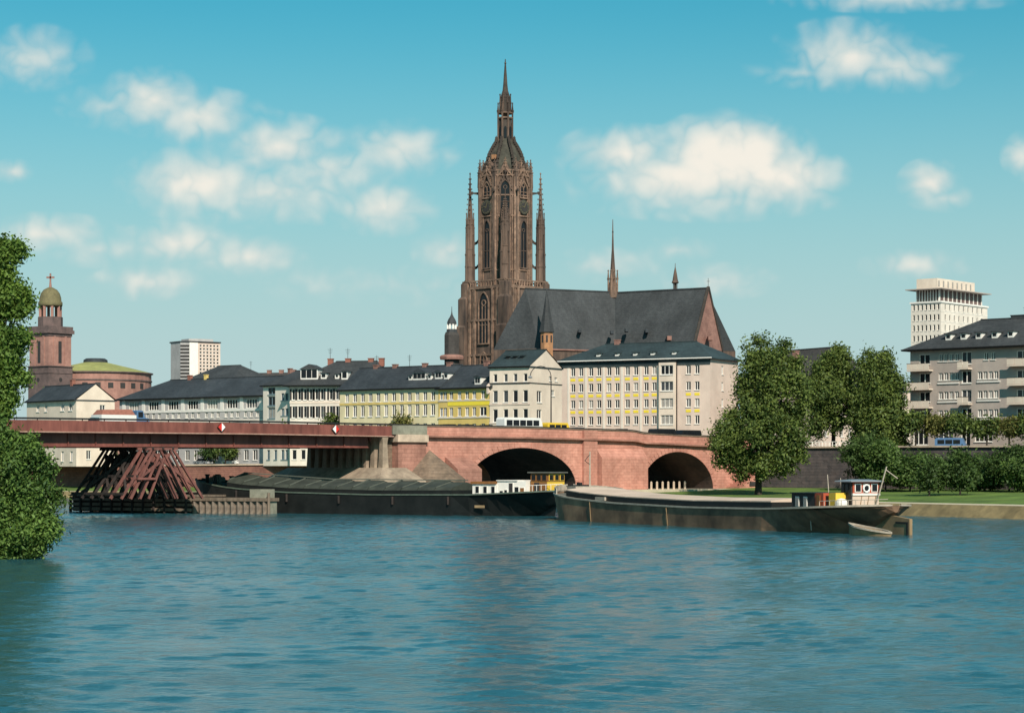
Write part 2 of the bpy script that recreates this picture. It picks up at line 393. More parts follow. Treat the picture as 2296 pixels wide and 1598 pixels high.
# ------------------------------------------------------------------ water
def make_water():
    xs = np.concatenate([[-6000, -2000, -700, -300, -160], np.arange(-100, 90, .38), [140, 300, 700, 2000, 6000]])
    ys = np.concatenate([[-1500, -300, -60, 0], np.arange(34, 330, .3), [345, 370, 400, 440, 520]])
    gx, gy = np.meshgrid(xs, ys)
    rng = np.random.default_rng(7)
    z = np.zeros_like(gx)
    for k in range(56):
        lam = .78 * (1.75 / .78) ** rng.random()
        th = R(255) + rng.normal(0, .6)
        kk = 2 * math.pi / lam
        a = .0165 * lam ** .8
        ph = rng.random() * 6.28
        patch = .6 + .4 * np.sin(gx * .03 * math.cos(k) + gy * .021 * math.sin(k * 1.7) + k)
        # wave groups fade out where the sheet's grid is too coarse to carry them
        cs = .35
        z += a * patch * np.clip((lam / cs - 2.2) / 2, 0, 1) * np.sin(kk * (gx * math.cos(th) + gy * math.sin(th)) + ph)
    fade = np.clip((100 - np.abs(gx + 5)) / 8, 0, 1) * np.clip((gy - 30) / 6, 0, 1) * np.clip((335 - gy) / 10, 0, 1)
    z *= fade * .43
    nx, ny = len(xs), len(ys)
    v = np.stack([gx, gy, z], -1).reshape(-1, 3)
    i = np.arange(nx * ny).reshape(ny, nx)
    q = np.stack([i[:-1, :-1], i[:-1, 1:], i[1:, 1:], i[1:, :-1]], -1).reshape(-1, 4)
    me = bpy.data.meshes.new('water')
    me.vertices.add(len(v)); me.vertices.foreach_set('co', v.ravel())
    me.loops.add(q.size); me.loops.foreach_set('vertex_index', q.ravel().astype(np.int32))
    me.polygons.add(len(q)); me.polygons.foreach_set('loop_start', np.arange(0, q.size, 4, dtype=np.int32))
    me.update(calc_edges=True); me.shade_smooth()
    m = bpy.data.materials.new('river_water'); m.use_nodes = True
    N, L = m.node_tree.nodes, m.node_tree.links
    b = N['Principled BSDF']
    b.inputs['Base Color'].default_value = (.018, .085, .10, 1)
    b.inputs['Roughness'].default_value = .13; b.inputs['IOR'].default_value = 1.333; b.inputs['Specular IOR Level'].default_value = .5
    t = N.new('ShaderNodeTexCoord')
    mp = N.new('ShaderNodeMapping'); mp.inputs['Scale'].default_value = (.85, 1.5, 1); mp.inputs['Rotation'].default_value = (0, 0, R(8)); L.new(t.outputs['Object'], mp.inputs[0])
    n1 = N.new('ShaderNodeTexNoise'); n1.inputs['Scale'].default_value = 3.0; n1.inputs['Detail'].default_value = 5; L.new(mp.outputs[0], n1.inputs['Vector'])
    bp = N.new('ShaderNodeBump'); bp.inputs['Strength'].default_value = .45; bp.inputs['Distance'].default_value = .05
    n3 = N.new('ShaderNodeTexNoise'); n3.inputs['Scale'].default_value = .045; n3.inputs['Detail'].default_value = 3; L.new(mp.outputs[0], n3.inputs['Vector'])
    gu = N.new('ShaderNodeMapRange'); L.new(n3.outputs[0], gu.inputs[0]); gu.inputs[1].default_value = .35; gu.inputs[2].default_value = .65; gu.inputs[3].default_value = .4; gu.inputs[4].default_value = 1.15     # calm and ruffled patches
    L.new(gu.outputs[0], bp.inputs['Strength'])
    L.new(n1.outputs[0], bp.inputs['Height']); L.new(bp.outputs[0], b.inputs['Normal'])
    # silt patches drifting in the stream
    n2 = N.new('ShaderNodeTexNoise'); n2.inputs['Scale'].default_value = .03; n2.inputs['Detail'].default_value = 3; L.new(mp.outputs[0], n2.inputs['Vector'])
    mx = N.new('ShaderNodeMix'); mx.data_type = 'RGBA'; L.new(n2.outputs[0], mx.inputs[0]); mx.inputs[6].default_value = (.012, .078, .108, 1); mx.inputs[7].default_value = (.026, .088, .092, 1)
    L.new(mx.outputs[2], b.inputs['Base Color'])
    me.materials.append(m)
    o = bpy.data.objects.new('water', me); col.objects.link(o)
    struct(o, 'rippled blue green river across the whole foreground')


make_water()

# ------------------------------------------------------------------ banks, quay walls, streets
BANK = [(2900, 222, 1.4), (2290, 243, 1.4), (2010, 262, 1.4), (1600, 288, 1.6), (1330, 300, 1.8), (1240, 335, 1.6), (1000, 378, 1.4), (700, 400, 1.3), (400, 410, 1.2), (100, 422, 1.2), (-500, 442, 1.2)]
WALLB = [(2900, 275, 2.6), (2290, 303, 2.6), (2000, 318, 2.6), (1660, 336, 2.7), (1480, 352, 2.7), (1300, 378, 2.5), (1000, 402, 2.2), (700, 420, 2.0), (400, 432, 1.9), (100, 443, 1.9), (-500, 464, 1.9)]
STREET = [7.7, 7.9, 8.0, 8.0, 7.8, 7.2, 6.6, 6.2, 6.0, 5.9, 5.9]


def v3(t, z=None): return Vector((X(t[0], t[1]), t[1], t[2] if z is None else z))


def ribbon(name, A, B, m, sub=1):
    mb = MB()
    for k in range(len(A) - 1): mb.face([A[k], A[k + 1], B[k + 1], B[k]])
    return mb.build(name, m)


bank_top = [v3(t) for t in BANK]
wall_base = [v3(t) for t in WALLB]
outw = []
for k, p in enumerate(bank_top):
    a = bank_top[max(0, k - 1)]; b = bank_top[min(len(bank_top) - 1, k + 1)]
    d = (b - a); d.z = 0; d.normalize(); outw.append(Vector((-d.y, d.x, 0)) if False else Vector((d.y, -d.x, 0)) * -1)
toe = [p + n * 2.6 + Vector((0, 0, -p.z - 1.0)) for p, n in zip(bank_top, outw)]
path_in = [p.lerp(w, .07) for p, w in zip(bank_top, wall_base)]
path_in2 = [p.lerp(w, .105) for p, w in zip(bank_top, wall_base)]
struct(ribbon('bank_slope', toe, bank_top, 'bank'), 'yellowish paved slope of the river bank')
struct(ribbon('river_path', bank_top, path_in, 'path'), 'pale footpath along the edge of the lawn')
struct(ribbon('lawn', path_in, [w + Vector((0, 0, 0)) for w in wall_base], 'grass'), 'sunlit green lawn below the quay wall')
# grass tufts and scattered leaves break the edge of the lawn towards the path
wall_top = [Vector((w.x, w.y, s)) for w, s in zip(wall_base, STREET)]
far = [Vector((w.x * 20, 9000 + 0 * w.y, 7.0)) for w in wall_top]
mid = [Vector((w.x * 1.35, w.y * 1.35, s)) for w, s in zip(wall_top, STREET)]
g = MB()
for k in range(len(wall_top) - 1):
    g.face([wall_top[k], wall_top[k + 1], mid[k + 1], mid[k]]); g.face([mid[k], mid[k + 1], far[k + 1], far[k]])
struct(g.build('street_ground', 'asphalt'), 'streets and ground of the old town behind the quay')
for (a, b, nm, lab, m) in ((0, 3, 'quay_wall', 'dark ivy stained quay wall behind the lawn trees', 'quay_wall'), (3, 10, 'quay_wall', 'red sandstone quay wall on the far bank under the steel span', 'red_wall')):
    mb = MB()
    for k in range(a, b):
        p, q = wall_base[k], wall_base[k + 1]; n = (outw[k] + outw[k + 1]).normalized()
        pt, qt = wall_top[k], wall_top[k + 1]
        if k < 3:   # parapet height above the street
            pt = pt + Vector((0, 0, .5)); qt = qt + Vector((0, 0, .5))
        mb.loft([[p + n * .35 - Vector((0, 0, 1)), p - n * .5 - Vector((0, 0, 1)), pt - n * .5 + Vector((0, 0, .02)), pt + n * .05], [q + n * .35 - Vector((0, 0, 1)), q - n * .5 - Vector((0, 0, 1)), qt - n * .5 + Vector((0, 0, .02)), qt + n * .05]])
    w = thing(nm, lab, 'wall')
    mb.build('masonry', m, w)
    cp = MB()
    for k in range(a, b):
        p, q = wall_top[k], wall_top[k + 1]; n = (outw[k] + outw[k + 1]).normalized(); h = .5 if k < 3 else .02
        cp.bar(p + Vector((0, 0, h + .14)), q + Vector((0, 0, h + .14)), .7, .24)
    cp.build('coping', 'pale_stone', w)
# the near bank, out of frame to the left and under the photographer
nb = MB()
near = [(-19, 30), (-24, 70), (-33.5, 125), (-37, 150), (-66, 232), (-110, 330)]
for (p, q) in zip(near, near[1:]):
    nb.face([(p[0], p[1], 1.2), (q[0], q[1], 1.2), (-400, q[1] + 40, 4), (-400, p[1], 4)])
    nb.face([(p[0] + 1.5, p[1], -.8), (q[0] + 1.5, q[1], -.8), (q[0], q[1], 1.2), (p[0], p[1], 1.2)])
nb.box(-400, 400, -200, 12, -1, 3.2)
struct(nb.build('near_bank', 'earth'), 'earth bank under the willow at the left')

# ------------------------------------------------------------------ the bridge
BO = Vector((-54.8, 255.0, 0)); BL = math.hypot(84.8, 75.0)
BANG = math.atan2(75.0, 84.8)
def bt(px):                      # photo column -> metres along the bridge front
    k = (px - CX) / F
    return (54.8 + k * 255.0) / (84.8 - k * 75.0) * BL
def interp(x, pts):
    if x <= pts[0][0]: return pts[0][1]
    for (a, za), (b, zb) in zip(pts, pts[1:]):
        if x <= b: return za + (zb - za) * (x - a) / (b - a)
    return pts[-1][1]
PROF = [(-60, 10.9), (0, 11.24), (30, 11.3), (53, 11.2), (75, 11.18), (96, 10.93), (97, 10.85), (98.5, 10.62), (112, 10.26), (128, 9.8)]
zt = lambda x: interp(x, PROF)
BW = 18.0
bridge = thing('bridge', 'red bridge of steel girder span and sandstone arches crossing the river', 'bridge', BO, BANG)


def sweep(mb, x0, x1, y0, y1, top, bot, step=3.0):
    n = max(2, int((x1 - x0) / step) + 1); xs = [x0 + (x1 - x0) * k / (n - 1) for k in range(n)]
    xs = sorted(set(xs + [p for p, _ in PROF if x0 < p < x1]))
    return mb.loft([[(x, y0, bot(x)), (x, y1, bot(x)), (x, y1, top(x)), (x, y0, top(x))] for x in xs])


XS = bt(886)          # end of the steel span
m = MB(); sweep(m, -45, XS - .3, -.05, .12, lambda x: zt(x) - .16, lambda x: zt(x) - 1.45); sweep(m, -45, XS - .3, BW - .12, BW + .05, lambda x: zt(x) - .16, lambda x: zt(x) - 1.45)
m.build('edge_beam', 'steel_red', bridge)
m = MB(); sweep(m, -45, XS - .28, -.16, .2, lambda x: zt(x) - 1.45, lambda x: zt(x) - 1.58); m.build('edge_flange', 'steel_edge', bridge)
m = MB(); sweep(m, -45, 126, -.1, .1, lambda x: zt(x) + .15, lambda x: zt(x) - .06); sweep(m, -45, 126, BW - .1, BW + .1, lambda x: zt(x) + .05, lambda x: zt(x) - .02)
for k in range(58): x = -44 + k * 2.95; m.box(x - .05, x + .05, -.03, .05, zt(x) - .25, zt(x) + .03)
m.build('handrail', 'dark_metal', bridge)
m = MB(); sweep(m, -45, XS, .2, BW - .2, lambda x: zt(x) - 1.12, lambda x: zt(x) - 1.6); m.build('deck', 'asphalt', bridge)
girder_bot = lambda x: 8.02 + .16 * max(0, min(1, x / 50)) + .0
GX = bt(838)
for k, y in enumerate((1.25, 6.2, 11.2, BW - 1.6)):
    m = MB(); sweep(m, -45, GX, y, y + .3, lambda x: zt(x) - 1.6, lambda x: girder_bot(x) + .1)
    # bottom flange and the curved haunch where the girder meets its bearing
    sweep(m, -45, GX, y - .22, y + .52, lambda x: girder_bot(x) + .1, lambda x: girder_bot(x))
    m.build('girder', 'steel_red', bridge)
st = MB(); st.box(-.06, .06, 0, .2, 0, 1.0); stm = st.mesh('stiffener', 'steel_red')
for px in range(40, 830, 62):
    x = bt(px); h = zt(x) - 1.6 - girder_bot(x) - .1
    place('stiffener', stm, bridge, T(x, 1.06, girder_bot(x) + .1) @ Matrix.Diagonal((1, 1, h, 1)))
m = MB()
for k in range(24): x = -40 + k * 3.9; m.box(x, x + .25, 1.5, BW - 1.6, girder_bot(x) + .9, zt(x) - 1.6)
if True: m.build('cross_beams', 'steel_red', bridge)['kind'] = 'stuff'
# pier carrying the steel span: pale base with a row of columns under the deck
PX = bt(862)
m = MB()
m.loft([[(PX - 4.2, -5.2, -1), (PX + 4.4, -5.2, -1), (PX + 4.4, 24, -1), (PX - 4.2, 24, -1)],
        [(PX - 3.6, -3.6, 3.9), (PX + 4.0, -3.6, 3.9), (PX + 4.0, 22.5, 3.9), (PX - 3.6, 22.5, 3.9)],
        [(PX - 1.1, -.9, 5.6), (PX + 2.9, -.9, 5.6), (PX + 2.9, 20, 5.6), (PX - 1.1, 20, 5.6)]])
m.build('pier_base', 'base_stone', bridge)
m = MB(); m.box(PX + 1.2, PX + 2.7, 1.0, 18, 5.6, 9.6); m.build('pier_wall', 'cutwater_stone', bridge)
cm = MB(); cm.loft([[(-.5, -.46, 0), (.5, -.46, 0), (.5, .46, 0), (-.5, .46, 0)], [(-.36, -.36, 3.2), (.36, -.36, 3.2), (.36, .36, 3.2), (-.36, .36, 3.2)], [(-.5, -.42, 4.05), (.5, -.42, 4.05), (.5, .42, 4.05), (-.5, .42, 4.05)]])
cme = cm.mesh('column', 'base_stone')
for k in range(10): place('column', cme, bridge, T(PX + .1, .35 + k * 1.75, 5.6))
m = MB(); m.box(PX - .7, PX + 1.1, .1, BW - .1, 9.63, 9.72); m.build('bearing_plate', 'dark_metal', bridge)
# abutment pier between steel and stone
AX0, AX1 = bt(886), bt(953)
m = MB(); m.box(AX0 + .3, AX1, -.25, BW + .25, -1, 9.0); m.build('abutment_pier', 'pier_stone', bridge)
m = MB(); m.box(AX0, AX1 + .12, -.62, BW + .6, 8.98, 9.95); m.build('capstone', 'pale_stone', bridge)
m = MB(); m.box(AX0 - .6, AX1 + .12, -.3, .25, 9.95, zt(56) - .03); m.build('abutment_parapet', 'concrete', bridge)
m = MB(); m.box(AX0 - .6, AX1 + .12, .25, BW, 9.6, zt(56) - 1.12); m.build('abutment_deck', 'asphalt', bridge)
# stone arches
ARCH = [(75.1, 10.0, 3.0, 5.35), (105.6, 7.5, 2.4, 5.55)]
def arch_z(x):
    for c, h, s, r in ARCH:
        if c - h <= x <= c + h: return s + r * math.sqrt(max(0, 1 - ((x - c) / h) ** 2))
    return None
SX0, SX1 = AX1, 126.0
m = MB(); back = MB(); sof = MB()
segs = []; x = SX0
for c, h, s, r in ARCH:
    segs.append((x, c - h, None)); n = 26
    xx = [c - h * math.cos(math.pi * k / n) for k in range(n + 1)]
    for a, b in zip(xx, xx[1:]): segs.append((a, b, (c, h, s, r)))
    x = c + h
segs.append((x, SX1, None))
def ez(x, A):
    c, h, s, r = A; return s + r * math.sqrt(max(0, 1 - min(1, abs((x - c) / h)) ** 2))
for a, b, A in segs:
    n = max(1, int((b - a) / 3)); ss = sorted(set([a + (b - a) * k / n for k in range(n + 1)] + [p for p, _ in PROF if a < p < b]))
    for p, q in zip(ss, ss[1:]):
        zp, zq = (ez(p, A), ez(q, A)) if A else (-1, -1)
        m.face([(p, 0, zp), (q, 0, zq), (q, 0, zt(q) - 1.3), (p, 0, zt(p) - 1.3)]); back.face([(p, BW, zp), (q, BW, zq), (q, BW, zt(q) - 1.3), (p, BW, zt(p) - 1.3)])
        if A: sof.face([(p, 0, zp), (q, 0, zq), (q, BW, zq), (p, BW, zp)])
for c, h, s, r in ARCH:
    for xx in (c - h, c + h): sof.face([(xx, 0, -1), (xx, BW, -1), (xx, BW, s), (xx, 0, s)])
m.build('spandrel_wall', 'bridge_stone', bridge); back.build('spandrel_wall', 'bridge_stone', bridge)
sof.build('arch_soffit', 'shaded_stone', bridge)  # shade under the vaults is put into the dark colour
m = MB(); sweep(m, SX0 - .1, SX1, .3, BW - .3, lambda x: zt(x) - 1.12, lambda x: zt(x) - 1.7); m.build('arch_deck', 'asphalt', bridge)
m = MB(); sweep(m, SX0 + .14, SX1, -.06, .34, lambda x: zt(x) - .03, lambda x: zt(x) - 1.3); sweep(m, SX0 + .14, SX1, BW - .34, BW + .06, lambda x: zt(x) - .03, lambda x: zt(x) - 1.3)
m.build('parapet', 'bridge_stone', bridge)
m = MB(); sweep(m, SX0 + .14, SX1, -.62, .1, lambda x: zt(x) - 1.3, lambda x: zt(x) - 1.55); m.build('cornice', 'pier_stone', bridge)
m = MB(); sweep(m, SX0 + .14, SX1, -.14, .42, lambda x: zt(x) + .0, lambda x: zt(x) - .14); m.build('coping', 'cutwater_stone', bridge)
# voussoir rings, one wedge stone each
for c, h, s, r in ARCH:
    n = 31
    for k in range(n):
        a0 = math.pi * (k + .06) / n; a1 = math.pi * (k + .94) / n
        pts = []
        for aa, e in ((a0, 0), (a1, 0), (a1, .75), (a0, .75)):
            pts.append((c - (h + e) * math.cos(aa), s + (r + e) * math.sin(aa)))
        vb = MB(); d = -.05 - .03 * ((k * 7) % 3) / 2
        vb.prism(pts, d, .05); vb.build('voussoir', 'bridge_stone', bridge)
# first river pier: shoulder, cutwater with half pyramid cap
m = MB(); m.loft([[(61.2, -2.7, -1), (65.4, -2.7, -1), (65.4, .02, -1), (61.2, .02, -1)], [(61.2, -2.7, 5.4), (65.4, -2.7, 5.4), (65.4, .02, 5.4), (61.2, .02, 5.4)], [(61.2, -.2, 7.0), (65.3, -.2, 7.0), (65.3, .02, 7.0), (61.2, .02, 7.0)]])
m.build('pier_shoulder', 'pier_stone', bridge)
nose = [(54.3, -.3), (55.6, -3.4), (58.2, -5.6), (60.6, -4.7), (62.6, -2.6), (63.2, -.3)]
m = MB(); m.plan(nose, -1, 4.1); i0 = [(x, y, 4.1) for x, y in nose]; ap = (58.4, -.2, 7.95)
for p, q in zip(i0, i0[1:]): m.face([p, q, ap])
m.build('cutwater', 'cutwater_stone', bridge)
# second pier: flat buttress and projecting block
m = MB(); m.box(86.3, 88.9, -.45, .02, -1, zt(88) - 1.32); m.box(86.3, 88.9, -.5, .02, zt(88) - 1.28, zt(88) - .16)
m.build('pilaster', 'bridge_stone', bridge)
m = MB(); m.loft([[(89.0, -1.35, -1), (98.15, -1.35, -1), (98.15, .02, -1), (89.0, .02, -1)], [(89.0, -1.25, 7.0), (98.15, -1.25, 7.0), (98.15, .02, 7.0), (89.0, .02, 7.0)], [(89.0, -.1, 8.3), (98.15, -.1, 8.3), (98.15, .02, 8.3), (89.0, .02, 8.3)]])
m.build('pier_block', 'bridge_stone', bridge)
# paving under the land arch and a row of posts
m = MB(); m.box(85.5, 126, -3.5, 16, 1.0, 2.5); struct(m.build('arch_paving', 'path', None, T(*BO) @ Matrix.Rotation(BANG, 4, 'Z')), 'pale paving under the land arch of the bridge')

# navigation signs hung on the steel span
for px, py, flip, lab in ((494, 953, False, 'red and white diamond board on the steel span nearer the timber trestle'), (750, 957, True, 'white and red diamond board on the steel span nearer the stone pier')):
    x = bt(px); s = thing('diamond_sign', lab, 'sign', BO + Vector((math.cos(BANG) * x, math.sin(BANG) * x, 0)), BANG, 'diamond boards on the steel span')
    zc = zt(x) - .72; r = .52
    for side, mm in ((-1, 'sign_white' if flip else 'sign_red'), (1, 'sign_red' if flip else 'sign_white')):
        q = MB(); q.loft([[(0, -.34, zc - r), (side * r * 1.0, -.34, zc), (0, -.34, zc + r)], [(0, -.28, zc - r), (side * r, -.28, zc), (0, -.28, zc + r)]]); q.build('half_panel', mm, s)
    q = MB(); q.loft([[(0, -.26, zc - r - .08), (r + .08, -.26, zc), (0, -.26, zc + r + .08), (-r - .08, -.26, zc)], [(0, -.2, zc - r - .08), (r + .08, -.2, zc), (0, -.2, zc + r + .08), (-r - .08, -.2, zc)]]); q.box(-.1, .1, -.22, -.02, zc - .1, zc + .1)
    q.build('backing', 'dark_metal', s)

# ------------------------------------------------------------------ timber trestle under the steel span
def bw(x, y, z=0): return Vector((BO.x + math.cos(BANG) * x - math.sin(BANG) * y, BO.y + math.sin(BANG) * x + math.cos(BANG) * y, z))
tx = bt(352)
trestle = thing('timber_trestle', 'braced timber trestle holding up the steel span over the river', 'trestle', bw(tx, 0), BANG)
rng = random.Random(3)
BASEZ = 2.3
for k in range(6):
    y = -1.2 + k * 2.2; mt = 'timber_red' if k < 2 else 'timber_dark'  # rear rows get darker timber, painting in the shadow under the deck
    sp = 5.7; tp = 1.5; zt0 = 7.75
    jobs = [((-sp, y, BASEZ - .4), (-tp, y, zt0)), ((-sp + 1.3, y + .1, BASEZ - .4), (-tp + .6, y + .1, zt0)), ((-sp + 2.5, y, BASEZ - .4), (-tp + 1.2, y, zt0 - .5)), ((-sp + 3.7, y + .1, BASEZ - .4), (-tp + 1.7, y, zt0 - 1.0)),
            ((sp, y, BASEZ - .4), (tp, y, zt0)), ((sp - 1.2, y + .1, BASEZ - .4), (tp - .5, y + .1, zt0)), ((sp - 2.4, y, BASEZ - .4), (tp - 1.2, y, zt0 - .6)), ((sp - 3.6, y + .1, BASEZ - .4), (tp - 1.8, y, zt0 - 1.2)),
            ((-tp - .5, y, zt0 + .1), (tp + .5, y, zt0 + .1)), ((-3.7, y - .2, 4.3), (-1.2, y - .2, 4.3)), ((-4.6, y + .2, 3.4), (1.2, y + .2, zt0 - .5)), ((4.6, y + .2, 3.4), (-1.2, y + .2, zt0 - .5))]
    for a, b in jobs:
        j = lambda p: (p[0] + rng.uniform(-.15, .15), p[1], p[2])
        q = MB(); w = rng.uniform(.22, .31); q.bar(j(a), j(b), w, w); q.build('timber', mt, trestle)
for a, b in (((-5.5, -1.3, 2.5), (-5.5, 10.4, 2.5)), ((5.5, -1.3, 2.5), (5.5, 10.4, 2.5)), ((-1.4, -1.4, 7.95), (-1.4, 10.4, 7.95)), ((1.4, -1.4, 7.95), (1.4, 10.4, 7.95)), ((0, -1.4, 7.95), (0, 10.4, 7.95)), ((-3.6, -1.4, 4.6), (-3.6, 10, 4.6)), ((3.6, .8, 4.6), (3.6, 10, 4.6)),
             ((-5.0, -1.2, 2.6), (-1.9, 5, 7)), ((-5.0, 9, 2.6), (-1.9, 3, 7)), ((5.0, 9, 2.6), (1.9, 3, 7)), ((-4.4, 4, 3.2), (-1.6, 9, 7)), ((-3.4, 9.6, 3.2), (-1.6, 5, 7))):
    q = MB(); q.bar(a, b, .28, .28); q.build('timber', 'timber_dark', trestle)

# fender platform at its foot with sheet piling
fa, fb = P(155, 0, 283), P(428, 0, 272)
f0 = Vector((fa.x, fa.y, 0)); f1 = Vector((fb.x, fb.y, 0)); f2 = Vector((X(598, 267), 267, 0))
fang = math.atan2(f1.y - f0.y, f1.x - f0.x)
fend = thing('timber_fender', 'low timber fender platform around the foot of the trestle', 'fender', f0, fang)
fl = (f1 - f0).length
q = MB(); q.box(.4, fl, .3, 9, .1, 2.0); q.build('core', 'timber_dark', fend)
q = MB(); q.box(.2, fl + .2, -.05, 9.2, 2.0, 2.24); q.build('platform', 'timber_grey', fend)
for k, (z0, z1, pr) in enumerate(((.25, .6, .28), (.85, 1.2, .2), (1.45, 1.78, .24))):
    n = 4
    for j in range(n):
        q = MB(); a = .2 + fl * j / n; q.box(a + .03, a + fl / n - .03, -.02 - pr, .3, z0 + rng.uniform(-.05, .05), z1 + rng.uniform(-.03, .03)); q.build('plank', 'timber_grey', fend)
for k in range(12):
    q = MB(); x = .5 + k * fl / 11.6; q.tube((x, -.25, -1), (x, -.25, 1.9 + rng.uniform(-.15, .25)), .2, .17, 7); q.build('pile', 'timber_dark', fend)
ang2 = math.atan2(f2.y - f1.y, f2.x - f1.x); l2 = (f2 - f1).length
sh = thing('sheet_pile_head', 'corrugated sheet pile wall head beside the timber trestle', 'fender', f1, ang2)
q = MB(); q.box(.1, l2 - .1, .35, 2.4, -1, 1.6); q.build('core', 'concrete', sh)
q = MB(); q.box(-.1, l2 + .1, -.12, 2.6, 1.55, 1.95); q.build('capping', 'timber_grey', sh)
q = MB(); q.box(l2 - 2.9, l2 - .3, .7, 2.2, 1.95, 3.0); q.build('block', 'concrete', sh)
np_ = 12; pw = l2 / np_
sm = MB(); prof = [(0, .3), (.12, .3), (.3, .02), (.5, -.08), (.7, .02), (.88, .3), (1, .3)]
sm.loft([[(x * pw, y, -1) for x, y in prof] + [(pw, .45, -1), (0, .45, -1)], [(x * pw, y, 1.5) for x, y in prof] + [(pw, .45, 1.5), (0, .45, 1.5)]])
sme = sm.mesh('sheet_pile', 'sheet_steel')
for k in range(np_): place('sheet_pile', sme, sh, T(k * pw, 0, rng.uniform(-.04, .04)))
q = MB(); q.tube((l2 + .15, .2, -1), (l2 + .15, .2, 2.6), .2, .18, 8); q.build('corner_post', 'timber_grey', sh)
# ------------------------------------------------------------------ buildings
wr = random.Random(11)
WCACHE = {}
def window_meshes(w, h, style, fm):
    key = (round(w, 2), round(h, 2), style, fm)
    if key in WCACHE: return WCACHE[key]
    f = .09 if w < 1.6 else .11
    q = MB(); q.box(0, f, -.05, .06, 0, h); q.box(w - f, w, -.05, .06, 0, h); q.box(f, w - f, -.05, .06, 0, f); q.box(f, w - f, -.05, .06, h - f, h)
    if style in ('cross', 'double'): q.box(w / 2 - .06, w / 2 + .06, -.04, .05, f, h - f)
    if style in ('cross',): q.box(f, w / 2 - .06, -.04, .05, h * .66, h * .66 + .08); q.box(w / 2 + .06, w - f, -.04, .05, h * .66, h * .66 + .08)
    if style == 'multi':
        n = max(2, int(w / .75))
        for k in range(1, n): q.box(w * k / n - .05, w * k / n + .05, -.04, .05, f, h - f)
    q.box(-.08, w + .08, -.28, .0, -.1, 0)
    fr = q.mesh('window', fm)
    ps = []
    for gm in ('glass_dark', 'glass_mid', 'curtain'):
        q = MB(); q.box(f * .5, w - f * .5, .07, .1, f * .5, h - f * .5); ps.append(q.mesh('pane', gm))
    WCACHE[key] = (fr, ps)
    return WCACHE[key]


def add_window(root, M, x0, x1, z0, z1, style='double', fm='frame_white', dark=.62, rev=.16):
    fr, ps = window_meshes(x1 - x0, z1 - z0, style, fm)
    w = place('window', fr, root, M @ T(x0, rev, z0))
    r = wr.random()
    place('pane', ps[0] if r < dark else (ps[1] if r < dark + .2 else ps[2]), w)
    return w


def wall_grid(mb, Wd, H, ops, rev=.22, M=None, z0=0.0):
    rd = lambda a: round(a, 3)
    xs = sorted({0.0, rd(Wd)} | {rd(o[0]) for o in ops} | {rd(o[1]) for o in ops}); zs = sorted({rd(z0), rd(H)} | {rd(o[2]) for o in ops} | {rd(o[3]) for o in ops})
    for a, b in zip(xs, xs[1:]):
        run = None
        for c, d in zip(zs, zs[1:]):
            mx, mz = (a + b) / 2, (c + d) / 2
            hole = any(o[0] < mx < o[1] and o[2] < mz < o[3] for o in ops)
            if hole:
                if run: mb.face([(a, 0, run[0]), (b, 0, run[0]), (b, 0, run[1]), (a, 0, run[1])], M); run = None
            else: run = (run[0], d) if run else (c, d)
        if run: mb.face([(a, 0, run[0]), (b, 0, run[0]), (b, 0, run[1]), (a, 0, run[1])], M)
    for o in ops:
        x0, x1, a, b = [rd(t) for t in o[:4]]
        mb.face([(x0, 0, a), (x0, rev, a), (x0, rev, b), (x0, 0, b)], M); mb.face([(x1, 0, a), (x1, rev, a), (x1, rev, b), (x1, 0, b)], M)
        mb.face([(x0, 0, a), (x1, 0, a), (x1, rev, a), (x0, rev, a)], M); mb.face([(x0, 0, b), (x1, 0, b), (x1, rev, b), (x0, rev, b)], M)


